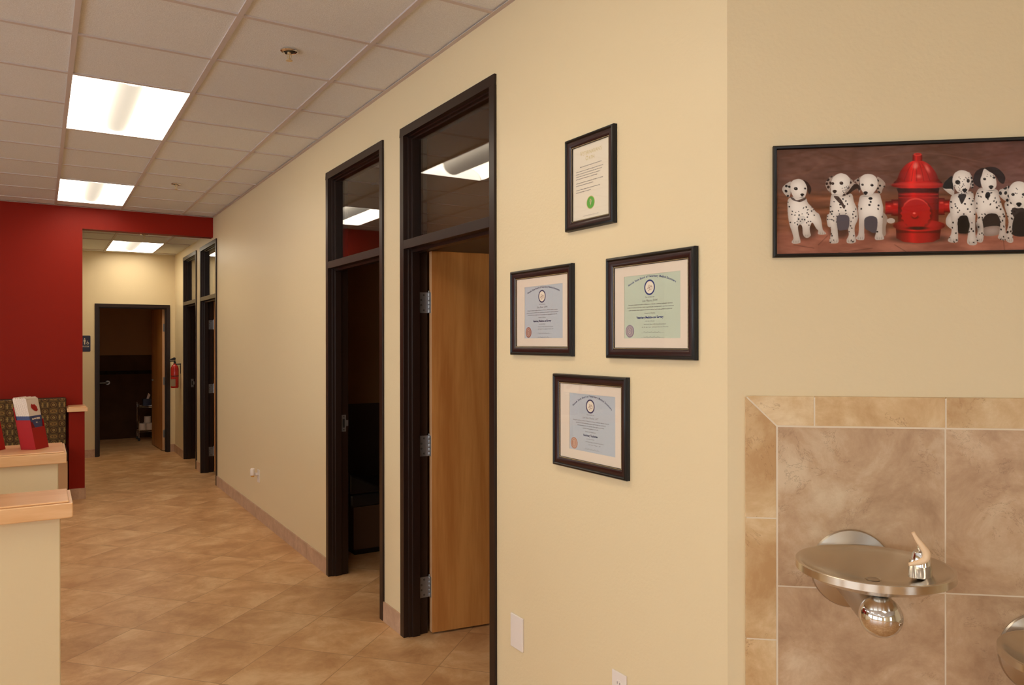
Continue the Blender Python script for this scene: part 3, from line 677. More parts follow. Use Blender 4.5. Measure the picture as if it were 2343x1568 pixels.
sl = MB(); put_disc(sl, 0, Z(.79), .0240, .0240, -0.0054, 1, 48, .90); put_disc(sl, 0, Z(.79), .0217, .0217, -0.0053, 0, 48)
put_text(sl, 'V', 0, Z(.79)-.0105, .026, -0.0058, 2, sx=.75, offset=0.0003); sl.tube([(0, -0.0058, Z(.79)-.010), (0, -0.0058, Z(.79)+.014)], 0.0006, 5, 1)
sl.tube([(0.0035*math.sin(i*.8), -0.0060, Z(.79)-.006+i*.0013) for i in range(15)], 0.0006, 5, 1); put_disc(sl, 0, Z(.79)+.0105, .0050, .0016, -0.0060, 1, 14)
sl.build('association_seal', [M_GREEN, M_INKG, M_SIGNW], t, label='round green seal with a V')

# ================================================================== OUTLETS AND SMALL FITTINGS
def plate_geo(w, h, th=0.006):
    m = MB(); m.prism([(-w/2, -h/2), (w/2, -h/2), (w/2, h/2), (-w/2, h/2)], -th, 0, 'y'); return m
t = thing('blank_wall_plate', 'blank oversized white plate low on the wall beside the nearest doorway', 'wall plate', WM(2.680, 0.4035))
plate_geo(0.094, 0.140, 0.009).build('plate', M_WHITE, t, bevel=0.003)
def outlet(y, z, label, w=0.075, h=0.117):
    t = thing('wall_outlet', label, 'outlet', WM(y, z), 'white outlets low on the long wall')
    plate_geo(w, h).build('cover_plate', M_WHITE, t, bevel=0.002)
    for s_ in (-1, 1):
        r = MB(); r.prism([(0.0165*math.cos(a), s_*0.0195+0.0135*math.sin(a)) for a in [2*PI*k/24 for k in range(24)]], -0.0075, -0.004, 'y'); ro = r.build('receptacle', M_WHITE, t)
        q = MB(); q.box(-0.0075, -0.0055, -0.0079, -0.0070, s_*0.0195-0.001, s_*0.0195+0.007); q.box(0.0055, 0.0075, -0.0079, -0.0070, s_*0.0195-0.0005, s_*0.0195+0.006); q.lathe([(0.0024, -0.0079), (0.0024, -0.0070)], (0, 0, s_*0.0195-0.0065), 'y', 12)
        q.build('slots', M_SLOT, ro)
    q = MB(); q.lathe([(0.0028, -0.0070), (0.0028, -0.0050)], (0, 0, 0), 'y', 12); q.build('screw', M_HINGE, t)
    return t
outlet(2.023, 0.4195, 'white duplex outlet at the bottom edge of the view below the framed papers')
outlet(7.105, 0.395, 'far white outlet holding a plug-in air freshener, above the tile baseboard')
t = thing('plug_in_air_freshener', 'white plug-in air freshener with an amber bottom, stuck in the far outlet', 'air freshener', WM(7.105, 0.4145))
b = MB(); b.box(-0.012, 0.012, -0.035, -0.0079, -0.012, 0.012); b.build('plug', M_WHITE, t, bevel=0.003)
b = MB(); b.lathe([(0.0, 0.044), (0.012, 0.043), (0.019, 0.038), (0.021, 0.028), (0.021, -0.018), (0.018, -0.022), (0.0, -0.022)], (0, -0.056, 0.012), 'z', 28); b.build('body', M_WHITE, t, smooth=True)
b = MB(); b.lathe([(0.0, 0.0), (0.016, 0.0), (0.016, -0.008), (0.012, -0.012), (0, -0.012)], (0, -0.056, -0.010), 'z', 24); b.build('refill', mat('amber_plastic', (196, 140, 50), 0.3), t, smooth=True)

# fire extinguisher on its wall hook, last stretch of wall before the hallway end
t = thing('fire_extinguisher', 'red fire extinguisher on a black wall hook beside the last doorway', 'fire extinguisher', WM(11.63, 0.972))
b = MB(); b.lathe([(0.0, 0), (0.046, 0), (0.050, 0.006), (0.052, 0.012), (0.052, 0.27), (0.047, 0.295), (0.034, 0.318), (0.018, 0.330), (0.016, 0.345), (0, 0.345)], (0, -0.078, 0), 'z', 32); b.build('cylinder', M_EXTR, t, smooth=True)
b = MB(); b.lathe([(0.0535, 0.163), (0.0535, 0.172)], (0, -0.078, 0), 'z', 32); b.build('strap', M_RUBBER, t)
b = MB(); n = 14; a0, a1_ = math.radians(276), math.radians(362)
vs = [(0.0528*math.cos(a0+(a1_-a0)*i/n), -0.078+0.0528*math.sin(a0+(a1_-a0)*i/n), z) for i in range(n+1) for z in (0.025, 0.125)]
b.add(vs, [(2*i, 2*i+2, 2*i+3, 2*i+1) for i in range(n)]); b.build('label', M_LABEL, t)
b = MB(); b.box(-0.013, 0.013, -0.092, -0.064, 0.335, 0.372); b.box(-0.012, 0.012, -0.150, -0.070, 0.372, 0.384); b.prism([(-0.150, 0.400), (-0.070, 0.385), (-0.066, 0.425), (-0.086, 0.432)], -0.011, 0.011, 'x'); b.build('valve_and_lever', M_RUBBER, t, bevel=0.003)
b = MB(); n = 20
b.tube([(-0.012, -0.118+0.014*math.cos(2*PI*i/n), 0.400+0.014*math.sin(2*PI*i/n)) for i in range(n+1)], 0.0018, 6); b.build('pull_pin_ring', M_HINGE, t, smooth=True)
b = MB(); b.box(-0.022, 0.022, -0.004, 0, 0.20, 0.345); b.box(-0.018, 0.018, -0.060, 0, 0.325, 0.342); b.build('wall_hook', M_RUBBER, t)

# restroom sign on the hallway end wall
t = thing('restroom_sign', 'navy restroom sign with white figures, half hidden behind the red wall', 'sign', Matrix.Translation((-1.169, EY, 1.599)))
w_, h_, r_ = 0.152, 0.226, 0.014
cor = [(sx*(w_/2-r_)+r_*math.cos(a+b_), sz*(h_/2-r_)+r_*math.sin(a+b_)) for (sx, sz, a) in ((1, 1, 0), (-1, 1, PI/2), (-1, -1, PI), (1, -1, 1.5*PI)) for b_ in [k*PI/12 for k in range(7)]]
b = MB(); b.prism(cor, -0.004, 0, 'y'); b.build('panel', M_SIGN, t)
b = MB(); yy = -0.0048; B = lambda *a: b.box(a[0], a[1], yy, -0.004, a[2], a[3])
B(-0.0255, -0.0205, -0.012, 0.075)
def fig(cx, skirt):
    put_disc(b, cx, 0.068, .0075, .0075, yy, 0, 18)
    if skirt: b.prism([(cx-.008, .058), (cx+.008, .058), (cx+.017, .012), (cx-.017, .012)], yy, -0.004, 'y')
    else: b.prism([(cx+(q_[0]-cx)*.82, q_[1]) for q_ in [(cx-.0145, .056), (cx+.0145, .056), (cx+.0165, .028), (cx+.0125, .026), (cx+.0095, .030), (cx+.009, -.012), (cx-.009, -.012), (cx-.0095, .030), (cx-.0125, .026), (cx-.0165, .028)]], yy, -0.004, 'y')
    if skirt: B(cx-.007, cx-.0015, -.012, .012); B(cx+.0015, cx+.007, -.012, .012)
fig(-0.050, True); fig(0.004, False)
put_disc(b, 0.042, 0.004, .0165, .0165, yy, 0, 24, .72); put_disc(b, 0.036, 0.038, .004, .004, yy, 0, 14); b.prism([(.033, .034), (.038, .034), (.040, .012), (.052, .010), (.060, -.008), (.056, -.009), (.049, .005), (.036, .006)], yy, -0.004, 'y')
put_text(b, 'RESTROOM', 0, -0.050, 0.0225, yy, 0, offset=0.0004); B(-0.064, 0.064, -0.030, -0.0285)
b.build('figures_and_lettering', M_SIGNW, t)

# ================================================================== DRINKING FOUNTAINS ON THE TILE PANEL
FG = 'pair of wall mounted drinking fountains'
PY = -0.0105                       # face of the tiles
def fountain(t0, dz, label):
    t = thing('drinking_fountain', label, 'drinking fountain', ANGM @ Matrix.Translation((t0, 0, dz)), FG)
    b = MB(); b.lathe([(0.108, PY), (0.110, PY-0.006), (0.107, PY-0.011), (0.080, PY-0.020), (0.055, PY-0.028), (0.0, PY-0.028)], (0, 0, 0.976), 'y', 64); b.build('wall_flange', M_STEEL, t, smooth=True)
    b = MB(); b.tube([(0, PY-0.015, 0.958), (-0.004, -0.10, 0.955), (-0.010, -0.20, 0.952), (-0.015, -0.300, 0.949)], [0.056, 0.052, 0.049, 0.046], 32); b.build('support_arm', M_STEEL, t, smooth=True)
    bc = (-0.007, -0.232, 1.052)
    b = MB(); b.lathe([(0.0, -0.0435), (0.018, -0.0435), (0.020, -0.0405), (0.050, -0.0390), (0.080, -0.0355), (0.110, -0.0290), (0.135, -0.0215), (0.155, -0.0135), (0.168, -0.0060), (0.1760, -0.0005), (0.1790, 0.0), (0.1842, 0.0), (0.1850, -0.0008), (0.1850, -0.0185), (0.1842, -0.0193), (0.1790, -0.0210), (0.150, -0.036), (0.110, -0.049), (0.070, -0.060), (0.040, -0.066), (0.0, -0.068)], bc, 'z', 96)
    bo = b.build('basin', M_BASIN, t, smooth=True)
    q = MB(); q.lathe([(0.0, -0.0418), (0.016, -0.0418), (0.017, -0.0395), (0.0145, -0.0387), (0.0, -0.0387)], bc, 'z', 28); q.build('drain_cap', M_STEEL, bo, smooth=True)
    b = MB(); b.sphere((-0.016, -0.318, 0.948), 0.050, 48, 28); b.build('push_button', M_CHROME, t, smooth=True, label='mirror chrome ball on the end of the arm')
    sx, sy, sz = 0.101, -0.237, 1.0255
    b = MB(); b.lathe([(0.025, 0.0), (0.026, 0.004), (0.025, 0.024), (0.021, 0.050), (0.017, 0.062), (0.008, 0.068), (0.0, 0.069)], (sx+0.003, sy, sz), 'z', 32)
    b.lathe([(0.013, 0.0), (0.012, 0.022), (0.009, 0.044), (0.0, 0.046)], (sx-0.016, sy-0.006, sz), 'z', 24)
    b.tube([(sx+0.002, sy, sz+0.050), (sx+0.002, sy-0.002, sz+0.066), (sx-0.003, sy-0.006, sz+0.076)], [0.008, 0.007, 0.005], 16)
    bu = b.build('bubbler', M_CHROME, t, smooth=True)
    g = [(-0.024, 0.106), (-0.015, 0.090), (-0.004, 0.074), (0.005, 0.060), (0.0075, 0.049), (0.003, 0.039), (-0.008, 0.033), (-0.022, 0.029), (-0.034, 0.026)]
    g = smooth_poly([(-0.030, 0.120)]+g+[(-0.050, 0.024)], 5)[5:5*9+1]
    n = len(g); rr = [0.0036+0.0054*math.sin(PI*min(max(i/(n-1), 0.06), 0.94)) for i in range(n)]
    b = MB(); b.tube([(sx+x, sy-0.026, sz+z+0.010) for x, z in g], rr, 14); b.build('mouth_guard', M_LIVORY, bu, smooth=True, label='curved ivory plastic mouth guard')
    return t
fountain(0.335, 0.0, 'round brushed steel drinking fountain with chrome ball, the higher one on the tiles')
fountain(0.826, -0.210, 'lower steel drinking fountain cut off by the right edge of the view')

# ================================================================== PUPPY PHOTOGRAPH (printed picture, coloured point by point)
PW, PH = 0.930, 0.3190
PT, PZ = 0.126+PW/2, 2.0148
t = thing('framed_picture', 'long black framed print of dalmatian puppies around a red hydrant', 'picture', ANGM @ Matrix.Translation((PT, 0, PZ)))
MB().rings((PW, PH), [(0.0, 0.0, 0), (0.0, 0.014, 0), (0.0015, 0.0165, 0), (0.0045, 0.018, 0), (0.0085, 0.0165, 0), (0.010, 0.014, 0), (0.010, 0.006, 0)]).build('frame_moulding', M_BLACKM, t, smooth=True)
HOM = np.array([3192.5005736611965, -2.9888463645932037, -284.8872484113477, -129.15328124000752, -3078.6518795958764, 6844.235036764817, -0.066894008458275, -0.0003190387779290339, 1.0]).reshape(3, 3)
IW, IH = PW-0.018, PH-0.018; NX, NZ = 830, 276
gx = np.linspace(-IW/2, IW/2, NX); gz = np.linspace(IH/2, -IH/2, NZ)
GX, GZ = np.meshgrid(gx, gz)
den = HOM[2, 0]*(GX+PT)+HOM[2, 1]*(GZ+PZ)+HOM[2, 2]
U = (HOM[0, 0]*(GX+PT)+HOM[0, 1]*(GZ+PZ)+HOM[0, 2])/den       # drawing units across
V = (HOM[1, 0]*(GX+PT)+HOM[1, 1]*(GZ+PZ)+HOM[1, 2])/den       # drawing units down
def blur(a, r):
    r = max(int(r), 1); k = np.exp(-0.5*(np.arange(-3*r, 3*r+1)/r)**2); k /= k.sum()
    p = np.pad(a, 3*r, mode='edge')
    p = np.apply_along_axis(lambda m: np.convolve(m, k, 'valid'), 0, p); return np.apply_along_axis(lambda m: np.convolve(m, k, 'valid'), 1, p)
def vnoise(su, sv, seed, oct=4):
    r = np.random.default_rng(seed); out = 0; amp = 1; tot = 0
    for o in range(oct):
        g = r.random((64, 256)); a = (U/su*2**o) % 255; b = (V/sv*2**o) % 63; i, j = np.floor(b).astype(int), np.floor(a).astype(int); fy, fx = b-i, a-j
        fx = fx*fx*(3-2*fx); fy = fy*fy*(3-2*fy); i2, j2 = (i+1) % 64, (j+1) % 256
        out = out+amp*((g[i % 64, j % 256]*(1-fx)+g[i % 64, j2]*fx)*(1-fy)+(g[i2, j % 256]*(1-fx)+g[i2, j2]*fx)*fy); tot += amp; amp *= .5
    return out/tot
IMG = np.zeros((NZ, NX, 3))
def sstep(a, b, x): q = np.clip((x-a)/(b-a), 0, 1); return q*q*(3-2*q)
def paint(mask, col): IMG[:] = IMG*(1-mask[..., None])+np.array(col, float)*mask[..., None]
def shade(mask, k): IMG[:] = IMG*(1-mask[..., None]*(1-k))
def inside(pts, smooth=True):
    P = smooth_poly(pts, 6) if smooth else np.array(pts, float)
    x0, y0 = P.min(0); x1, y1 = P.max(0); m = np.zeros(U.shape); js = np.where((U.max(0) >= x0-8) & (U.min(0) <= x1+8))[0]; is_ = np.where((V.max(1) >= y0-8) & (V.min(1) <= y1+8))[0]
    if len(js) == 0 or len(is_) == 0: return m
    sl = np.s_[is_[0]:is_[-1]+1, js[0]:js[-1]+1]; acc = 0
    for du, dv in ((-.8, -.8), (.8, -.8), (-.8, .8), (.8, .8)):
        u, v = U[sl]+du, V[sl]+dv; c = np.zeros(u.shape, bool); n = len(P)
        for i in range(n):
            xa, ya = P[i]; xb, yb = P[(i+1) % n]
            if ya == yb: continue
            c ^= ((ya > v) != (yb > v)) & (u < (xb-xa)*(v-ya)/(yb-ya)+xa)
        acc = acc+c
    m[sl] = acc/4; return m
def ell(cx, cy, rx, ry, ang=0, soft=2.0):
    c, s_ = math.cos(ang), math.sin(ang); a = ((U-cx)*c+(V-cy)*s_)/rx; b = (-(U-cx)*s_+(V-cy)*c)/ry
    d = (np.sqrt(a*a+b*b)-1)*min(rx, ry); return 1-sstep(-soft, soft, d)
# backdrop: mottled canvas above, terracotta cloth on the ground
n1, n2 = vnoise(260, 140, 1), vnoise(70, 26, 2)
top = np.array((112, 76, 62))[None, None]+(n1-.5)[..., None]*np.array((40, 34, 36))+(n2-.5)[..., None]*30+sstep(1500, 2400, U)[..., None]*np.array((2, -2, 2))
midc = np.array((136, 84, 56))[None, None]+(vnoise(300, 40, 3)-.5)[..., None]*np.array((90, 62, 50))
gnd = np.array((168, 104, 84))[None, None]+(vnoise(190, 60, 4)-.5)[..., None]*np.array((80, 62, 54))
IMG[:] = top; a = sstep(500, 580, V+30*(n1-.5))[..., None]; IMG[:] = IMG*(1-a)+midc*a; a = sstep(820, 930, V+60*(n1-.5))[..., None]; IMG[:] = IMG*(1-a)+gnd*a
for pts, col in ((((940, 270), (1120, 215), (1400, 185), (1650, 205), (2000, 275)), (136, 98, 80)), (((2180, 430), (2290, 330), (2343, 250), (2450, 150)), (136, 98, 80)), (((600, 360), (800, 352), (1150, 350)), (84, 54, 42)), (((250, 395), (420, 370), (520, 300), (570, 210)), (132, 92, 66))):
    for (xa, ya), (xb, yb) in zip(pts, pts[1:]):
        d = np.array((xb-xa, yb-ya), float); L2 = d@d; q = np.clip(((U-xa)*d[0]+(V-ya)*d[1])/L2, 0, 1); dist = np.hypot(U-xa-q*d[0], V-ya-q*d[1]); paint((1-sstep(2, 7, dist))*.45, col)
for a_, b_, c_, d_ in ((520, 1010, 600, 930), (1200, 1010, 1300, 1070), (2170, 970, 2180, 1070), (700, 1080, 1000, 1040), (300, 1010, 480, 1040)):
    dd = np.array((c_-a_, d_-b_), float); q = np.clip(((U-a_)*dd[0]+(V-b_)*dd[1])/(dd@dd), 0, 1); shade((1-sstep(1, 6, np.hypot(U-a_-q*dd[0], V-b_-q*dd[1])))*.5, .55)
IMG[:] = IMG*.98
WHT, BLK, BRN, PINK = (252, 244, 234), (22, 16, 18), (50, 28, 22), (206, 176, 160)
def k5(p): return [(x*.5453+116.6, y*.5453+272) for x, y in p]
def k6(p): return [(x*.6442+1127, y*.6442+116.6) for x, y in p]
rs = np.random.default_rng(5)
def furry(m, col=WHT, rounding=.60):
    rounding = min(.88, rounding+.14)
    sh = np.clip(blur(m, 9)*1.9-.9, 0, 1); paint(m, col); IMG[:] = IMG*(1-(m*(1-(rounding+(1-rounding)*sh)))[..., None]*np.array((.85, .95, 1.0)))
def spots(m, pts, n, col=BLK, r=(5, 11)):
    P = np.array(pts); x0, y0 = P.min(0); x1, y1 = P.max(0); placed = []; tries = 0; acc = np.zeros(U.shape)
    while len(placed) < n and tries < n*30:
        tries += 1; x, y = rs.uniform(x0, x1), rs.uniform(y0, y1)
        if any(math.hypot(x-a, y-b) < r[1]*1.9 for a, b in placed): continue
        placed.append((x, y)); acc = np.maximum(acc, ell(x, y, rs.uniform(*r), rs.uniform(*r)*.85, rs.uniform(0, 3)))
    paint(acc*m, col)
def face(eyes, nose, col=BLK, ns=(17, 13)):
    for ex, ey, er in eyes: paint(ell(ex, ey, er, er*.82, .2), col); paint(ell(ex-er*.2, ey-er*.25, er*.18, er*.18), (170, 160, 150))
    paint(ell(nose[0], nose[1]-2, ns[0], ns[1]*.8), col); paint(ell(nose[0], nose[1]+ns[1]*.5, ns[0]*.6, ns[1]*.7), col); shade(ell(nose[0], nose[1]+ns[1]*1.9, ns[0]*1.3, 3)*.7, .5)
def toes(x, y, w_):
    for k_ in (-.33, 0, .33): shade(ell(x+k_*w_, y, 1.8, 8)*.6, .5)
# ---- puppy one
shade(ell(400, 880, 120, 70, 0, 30)*.8, .42)
body = k5([(250, 600), (235, 760), (245, 900), (268, 1030), (310, 1150), (330, 1250), (300, 1310), (345, 1337), (430, 1325), (445, 1290), (420, 1180), (405, 1060), (440, 1020), (475, 1060), (485, 1170), (515, 1225), (565, 1237), (612, 1200), (600, 1130), (600, 1060), (640, 990), (700, 1080), (735, 1120), (733, 1175), (800, 1187), (865, 1170), (815, 1110), (800, 1050), (785, 950), (748, 850), (700, 815), (640, 740), (570, 670), (530, 590), (400, 560)])
m = inside(body); furry(m); spots(m, k5([(240, 640), (700, 1050)]), 34, BLK, (4, 9)); shade(inside(k5([(395, 900), (500, 880), (530, 960), (470, 1010), (410, 1010)]))*.5, .8); toes(*k5([(372, 1300)])[0], 60); toes(*k5([(555, 1205)])[0], 50); toes(*k5([(805, 1165)])[0], 60)
m = inside(k5([(495, 295), (560, 330), (608, 395), (622, 460), (592, 522), (560, 470), (545, 390)])); paint(m, BRN)
e_ = k5([(295, 322), (230, 345), (165, 398), (148, 460), (200, 540), (250, 575), (275, 545), (295, 440)]); m = inside(e_); furry(m); spots(m, e_, 6, BLK, (9, 14))
m = inside(k5([(285, 400), (300, 325), (350, 288), (430, 276), (500, 312), (545, 390), (552, 450), (535, 530), (500, 590), (430, 606), (370, 600), (320, 550), (290, 480)])); furry(m, WHT, .72)
paint(inside(k5([(280, 570), (330, 585), (375, 622), (440, 612), (520, 580), (530, 610), (450, 650), (370, 640), (310, 615)]))*.75, BRN)
face([(*k5([(370, 435)])[0], 17), (*k5([(522, 432)])[0], 10)], k5([(475, 535)])[0])
# ---- puppy three (behind) then two
shade(ell(1040, 880, 90, 60, 0, 25)*.8, .45)
m = inside(k5([(1780, 820), (1830, 850), (1870, 930), (1840, 1060), (1840, 1180), (1800, 1215), (1770, 1160), (1770, 950)])); furry(m, (206, 186, 170)); m = ell(*k5([(1925, 960)])[0], 36, 24); furry(m)
body = k5([(1450, 540), (1400, 640), (1385, 760), (1398, 900), (1400, 1050), (1392, 1180), (1352, 1240), (1385, 1272), (1470, 1275), (1492, 1230), (1487, 1100), (1500, 950), (1600, 930), (1690, 1000), (1680, 1150), (1660, 1240), (1690, 1275), (1790, 1268), (1812, 1240), (1782, 1150), (1790, 950), (1790, 850), (1800, 760), (1765, 600), (1710, 510)])
m = inside(body); furry(m); paint(inside(k5([(1495, 930), (1600, 880), (1700, 930), (1690, 1120), (1640, 1160), (1560, 1120), (1500, 1080)])), (84, 78, 86)); spots(m, body, 12, BLK, (7, 11)); toes(*k5([(1425, 1245)])[0], 60); toes(*k5([(1735, 1245)])[0], 60)
for e_ in (k5([(1445, 235), (1390, 260), (1322, 308), (1350, 330), (1390, 372), (1400, 465), (1416, 490), (1432, 300)]), k5([(1700, 240), (1780, 285), (1832, 350), (1822, 400), (1790, 440), (1770, 500), (1732, 515), (1700, 450), (1703, 330)])):
    m = inside(e_); furry(m, (222, 204, 190)); spots(m, e_, 9, BLK, (7, 13))
paint(inside(k5([(1432, 250), (1445, 260), (1432, 330), (1425, 440), (1412, 440), (1412, 330)])), BLK)
m = inside(k5([(1418, 340), (1425, 260), (1480, 208), (1570, 195), (1650, 220), (1700, 285), (1703, 400), (1660, 480), (1600, 540), (1540, 560), (1490, 530), (1450, 470), (1425, 410)])); furry(m, WHT, .74)
paint(ell(*k5([(1590, 595)])[0], 18, 12), BLK); face([(*k5([(1460, 370)])[0], 11), (*k5([(1615, 378)])[0], 14)], k5([(1510, 505)])[0], BLK, (20, 15))
shade(ell(710, 900, 90, 50, 0, 25)*.8, .45)
body = k5([(950, 540), (930, 680), (920, 830), (882, 870), (876, 960), (895, 1050), (940, 1080), (945, 1180), (920, 1270), (930, 1322), (1000, 1332), (1065, 1310), (1062, 1220), (1052, 1100), (1040, 900), (1140, 860), (1235, 900), (1225, 1080), (1235, 1190), (1200, 1270), (1210, 1320), (1280, 1330), (1345, 1310), (1350, 1260), (1332, 1150), (1335, 1050), (1385, 920), (1365, 750), (1320, 650), (1280, 520), (1140, 540), (1000, 520)])
m = inside(body); furry(m); paint(inside(k5([(1040, 900), (1140, 860), (1240, 900), (1232, 1080), (1150, 1110), (1060, 1100)])), (92, 84, 92)); spots(m, body, 70, BLK, (4, 9)); toes(*k5([(995, 1295)])[0], 70); toes(*k5([(1275, 1295)])[0], 70)
paint(inside(k5([(990, 560), (1050, 640), (1110, 700), (1150, 760), (1175, 740), (1140, 660), (1100, 600), (1060, 560)]))*.85, BRN)
for e_ in (k5([(985, 225), (920, 250), (870, 308), (855, 370), (880, 440), (930, 500), (945, 430), (955, 320)]), k5([(1215, 245), (1290, 290), (1335, 345), (1395, 370), (1412, 440), (1398, 480), (1368, 432), (1300, 450), (1230, 522), (1150, 562), (1128, 545), (1195, 450), (1210, 380)])):
    m = inside(e_); furry(m, (222, 204, 190)); spots(m, e_, 16, BRN, (9, 16))
paint(inside(k5([(1300, 385), (1345, 360), (1395, 372), (1412, 440), (1400, 482), (1365, 432), (1230, 525), (1200, 520)])), BRN)
m = inside(k5([(945, 400), (960, 290), (1000, 228), (1070, 190), (1130, 185), (1210, 218), (1255, 290), (1235, 400), (1180, 480), (1130, 540), (1070, 556), (1000, 545), (950, 510)])); furry(m, WHT, .74); spots(m, k5([(1120, 380), (1230, 530)]), 14, BLK, (2.5, 5))
face([(*k5([(972, 350)])[0], 14), (*k5([(1115, 345)])[0], 17)], k5([(1005, 480)])[0], BRN, (19, 15))
# ---- hydrant
RD = (190, 24, 22)
shade(ell(1420, 955, 240, 40, 0, 20)*.8, .35)
def cyl(m, cx, w_, base=RD, hl=-.25):
    paint(m, base); q = (U-cx)/w_; k_ = np.clip(1-.62*np.abs(q)**2.2, .3, 1)*(1+.22*np.exp(-((q-hl)/.16)**2)); IMG[:] = IMG*(1-m[..., None])+IMG*m[..., None]*k_[..., None]
for x0, x1, ya, yb in ((1170, 1240, 606, 752), (1115, 1185, 622, 738), (1590, 1645, 592, 744), (1636, 1692, 606, 722)):
    m = inside([(x0, ya), (x1, ya), (x1, yb), (x0, yb)], False); paint(m, RD); k_ = 1-.6*np.abs((V-(ya+yb)/2)/((yb-ya)/2))**2; IMG[:] = IMG*(1-m[..., None]*(1-np.clip(k_, .35, 1)[..., None])); paint(ell((x0+x1)/2, ya+42, 18, 8, 0, 6)*.8, (240, 90, 70))
cyl(inside([(1230, 490), (1592, 490), (1592, 880), (1230, 880)], False), 1410, 190)
m = inside([(1210, 850), (1615, 850), (1600, 955), (1540, 985), (1410, 995), (1280, 985), (1215, 950)], False); cyl(m, 1410, 215, (180, 24, 22))
shade(inside([(1210, 880), (1610, 880), (1600, 905), (1215, 905)], False)*.6, .55)
m = ell(1418, 838, 232, 52); cyl(m, 1418, 240, (204, 30, 28)); paint(ell(1418, 822, 190, 26, 0, 18)*.25, (236, 70, 60))
m = inside([(1216, 470), (1225, 420), (1250, 355), (1300, 295), (1360, 262), (1405, 255), (1450, 262), (1510, 295), (1560, 355), (1588, 420), (1598, 470)]); cyl(m, 1406, 200, (206, 34, 30))
for dx in (-120, -50, 0, 70, 130):
    q = (V-258)/215; cxl = 1395+dx*np.sqrt(np.clip(q, 0, 1)); shade((1-sstep(1, 5, np.abs(U-cxl)))*m*sstep(0, .2, q)*.45, .5)
for x, y, rx, ry, a in ((1385, 305, 22, 30, .2), (1490, 330, 14, 34, -.5), (1415, 400, 20, 15, 0)): paint(ell(x, y, rx, ry, a, 14)*.75*m, (250, 150, 135))
m = ell(1408, 478, 236, 34); cyl(m, 1408, 250, (214, 34, 30)); paint(ell(1395, 470, 190, 12, 0, 10)*.5, (240, 80, 64)); shade(inside([(1215, 505), (1600, 505), (1590, 545), (1232, 545)], False)*.85, .35)
cyl(inside([(1360, 206), (1445, 206), (1446, 262), (1358, 262)], False), 1402, 48, (190, 26, 24)); paint(ell(1404, 204, 36, 15), (222, 60, 50)); paint(ell(1404, 200, 22, 8), (190, 40, 36))
for y in (560, 590): paint((np.abs(V-y) < 3)*inside([(1235, 540), (1588, 540), (1588, 610), (1235, 610)], False)*.5, (230, 60, 50))
shade(ell(1400, 735, 138, 140, 0, 10)*.6, .55); m = ell(1388, 728, 126, 128); paint(m, (188, 24, 24))
for k_ in range(18): paint(ell(1388+124*math.cos(k_*PI/9), 728+126*math.sin(k_*PI/9), 13, 13), (186, 24, 24))
paint((ell(1388, 722, 128, 130, 0, 3)-ell(1390, 730, 122, 124, 0, 3)).clip(0, 1)*sstep(720, 600, V)*.8, (240, 90, 78)); shade(ell(1382, 762, 30, 16, 0, 10)*.7, .35); paint(ell(1378, 742, 25, 26), (196, 28, 26)); paint(ell(1374, 728, 12, 8, 0, 5), (250, 130, 115))
shade(ell(1400, 862, 90, 14, 0, 8)*.9, .25)
# ---- puppies to the right of the hydrant (four, five, six), one more out of view
def pup4():
    shade(ell(1840, 860, 110, 60, 0, 25)*.8, .4)
    m = inside(k6([(880, 940), (830, 1010), (822, 1090), (870, 1150), (930, 1160), (930, 960)])); furry(m)
    b_ = k6([(930, 690), (882, 760), (870, 860), (885, 950), (895, 1050), (900, 1180), (888, 1250), (850, 1320), (880, 1352), (970, 1352), (992, 1310), (985, 1150), (985, 1060), (1020, 990), (1110, 985), (1140, 1060), (1152, 1120), (1130, 1230), (1118, 1360), (1180, 1392), (1250, 1370), (1232, 1250), (1226, 1100), (1232, 900), (1212, 760), (1170, 650)])
    m = inside(b_); paint(inside(k6([(975, 1000), (1060, 960), (1150, 1000), (1150, 1200), (1060, 1230), (985, 1200)])), BLK); furry(m); spots(m, b_, 55, BLK, (5, 10)); toes(*k6([(925, 1320)])[0], 70); toes(*k6([(1185, 1355)])[0], 70)
    paint(inside(k6([(1000, 690), (1100, 690), (1080, 760), (1040, 820), (1010, 760)]))*.85, BLK)
    e_ = k6([(905, 432), (840, 480), (790, 540), (782, 592), (825, 645), (905, 700), (932, 700), (938, 620), (915, 500)]); m = inside(e_); furry(m); paint(inside(k6([(905, 432), (840, 480), (790, 540), (782, 592), (820, 610), (900, 610), (925, 640), (915, 500)])), BLK)
    m = inside(k6([(1135, 378), (1180, 440), (1202, 540), (1202, 590), (1170, 600), (1150, 500)])); furry(m); spots(m, k6([(1140, 380), (1200, 600)]), 10, BLK, (8, 13))
    m = inside(k6([(912, 480), (940, 400), (1000, 360), (1060, 355), (1130, 380), (1160, 440), (1162, 540), (1140, 620), (1100, 672), (1040, 682), (980, 650), (940, 590), (915, 530)])); furry(m, WHT, .74); spots(m, k6([(940, 420), (1150, 680)]), 34, BLK, (2.5, 6))
    paint(ell(*k6([(985, 520)])[0], 22, 19), BLK); paint(ell(*k6([(1130, 500)])[0], 14, 17), (50, 40, 40)); face([(*k6([(1000, 528)])[0], 10), (*k6([(1130, 500)])[0], 10)], k6([(1082, 630)])[0], BLK, (22, 17))
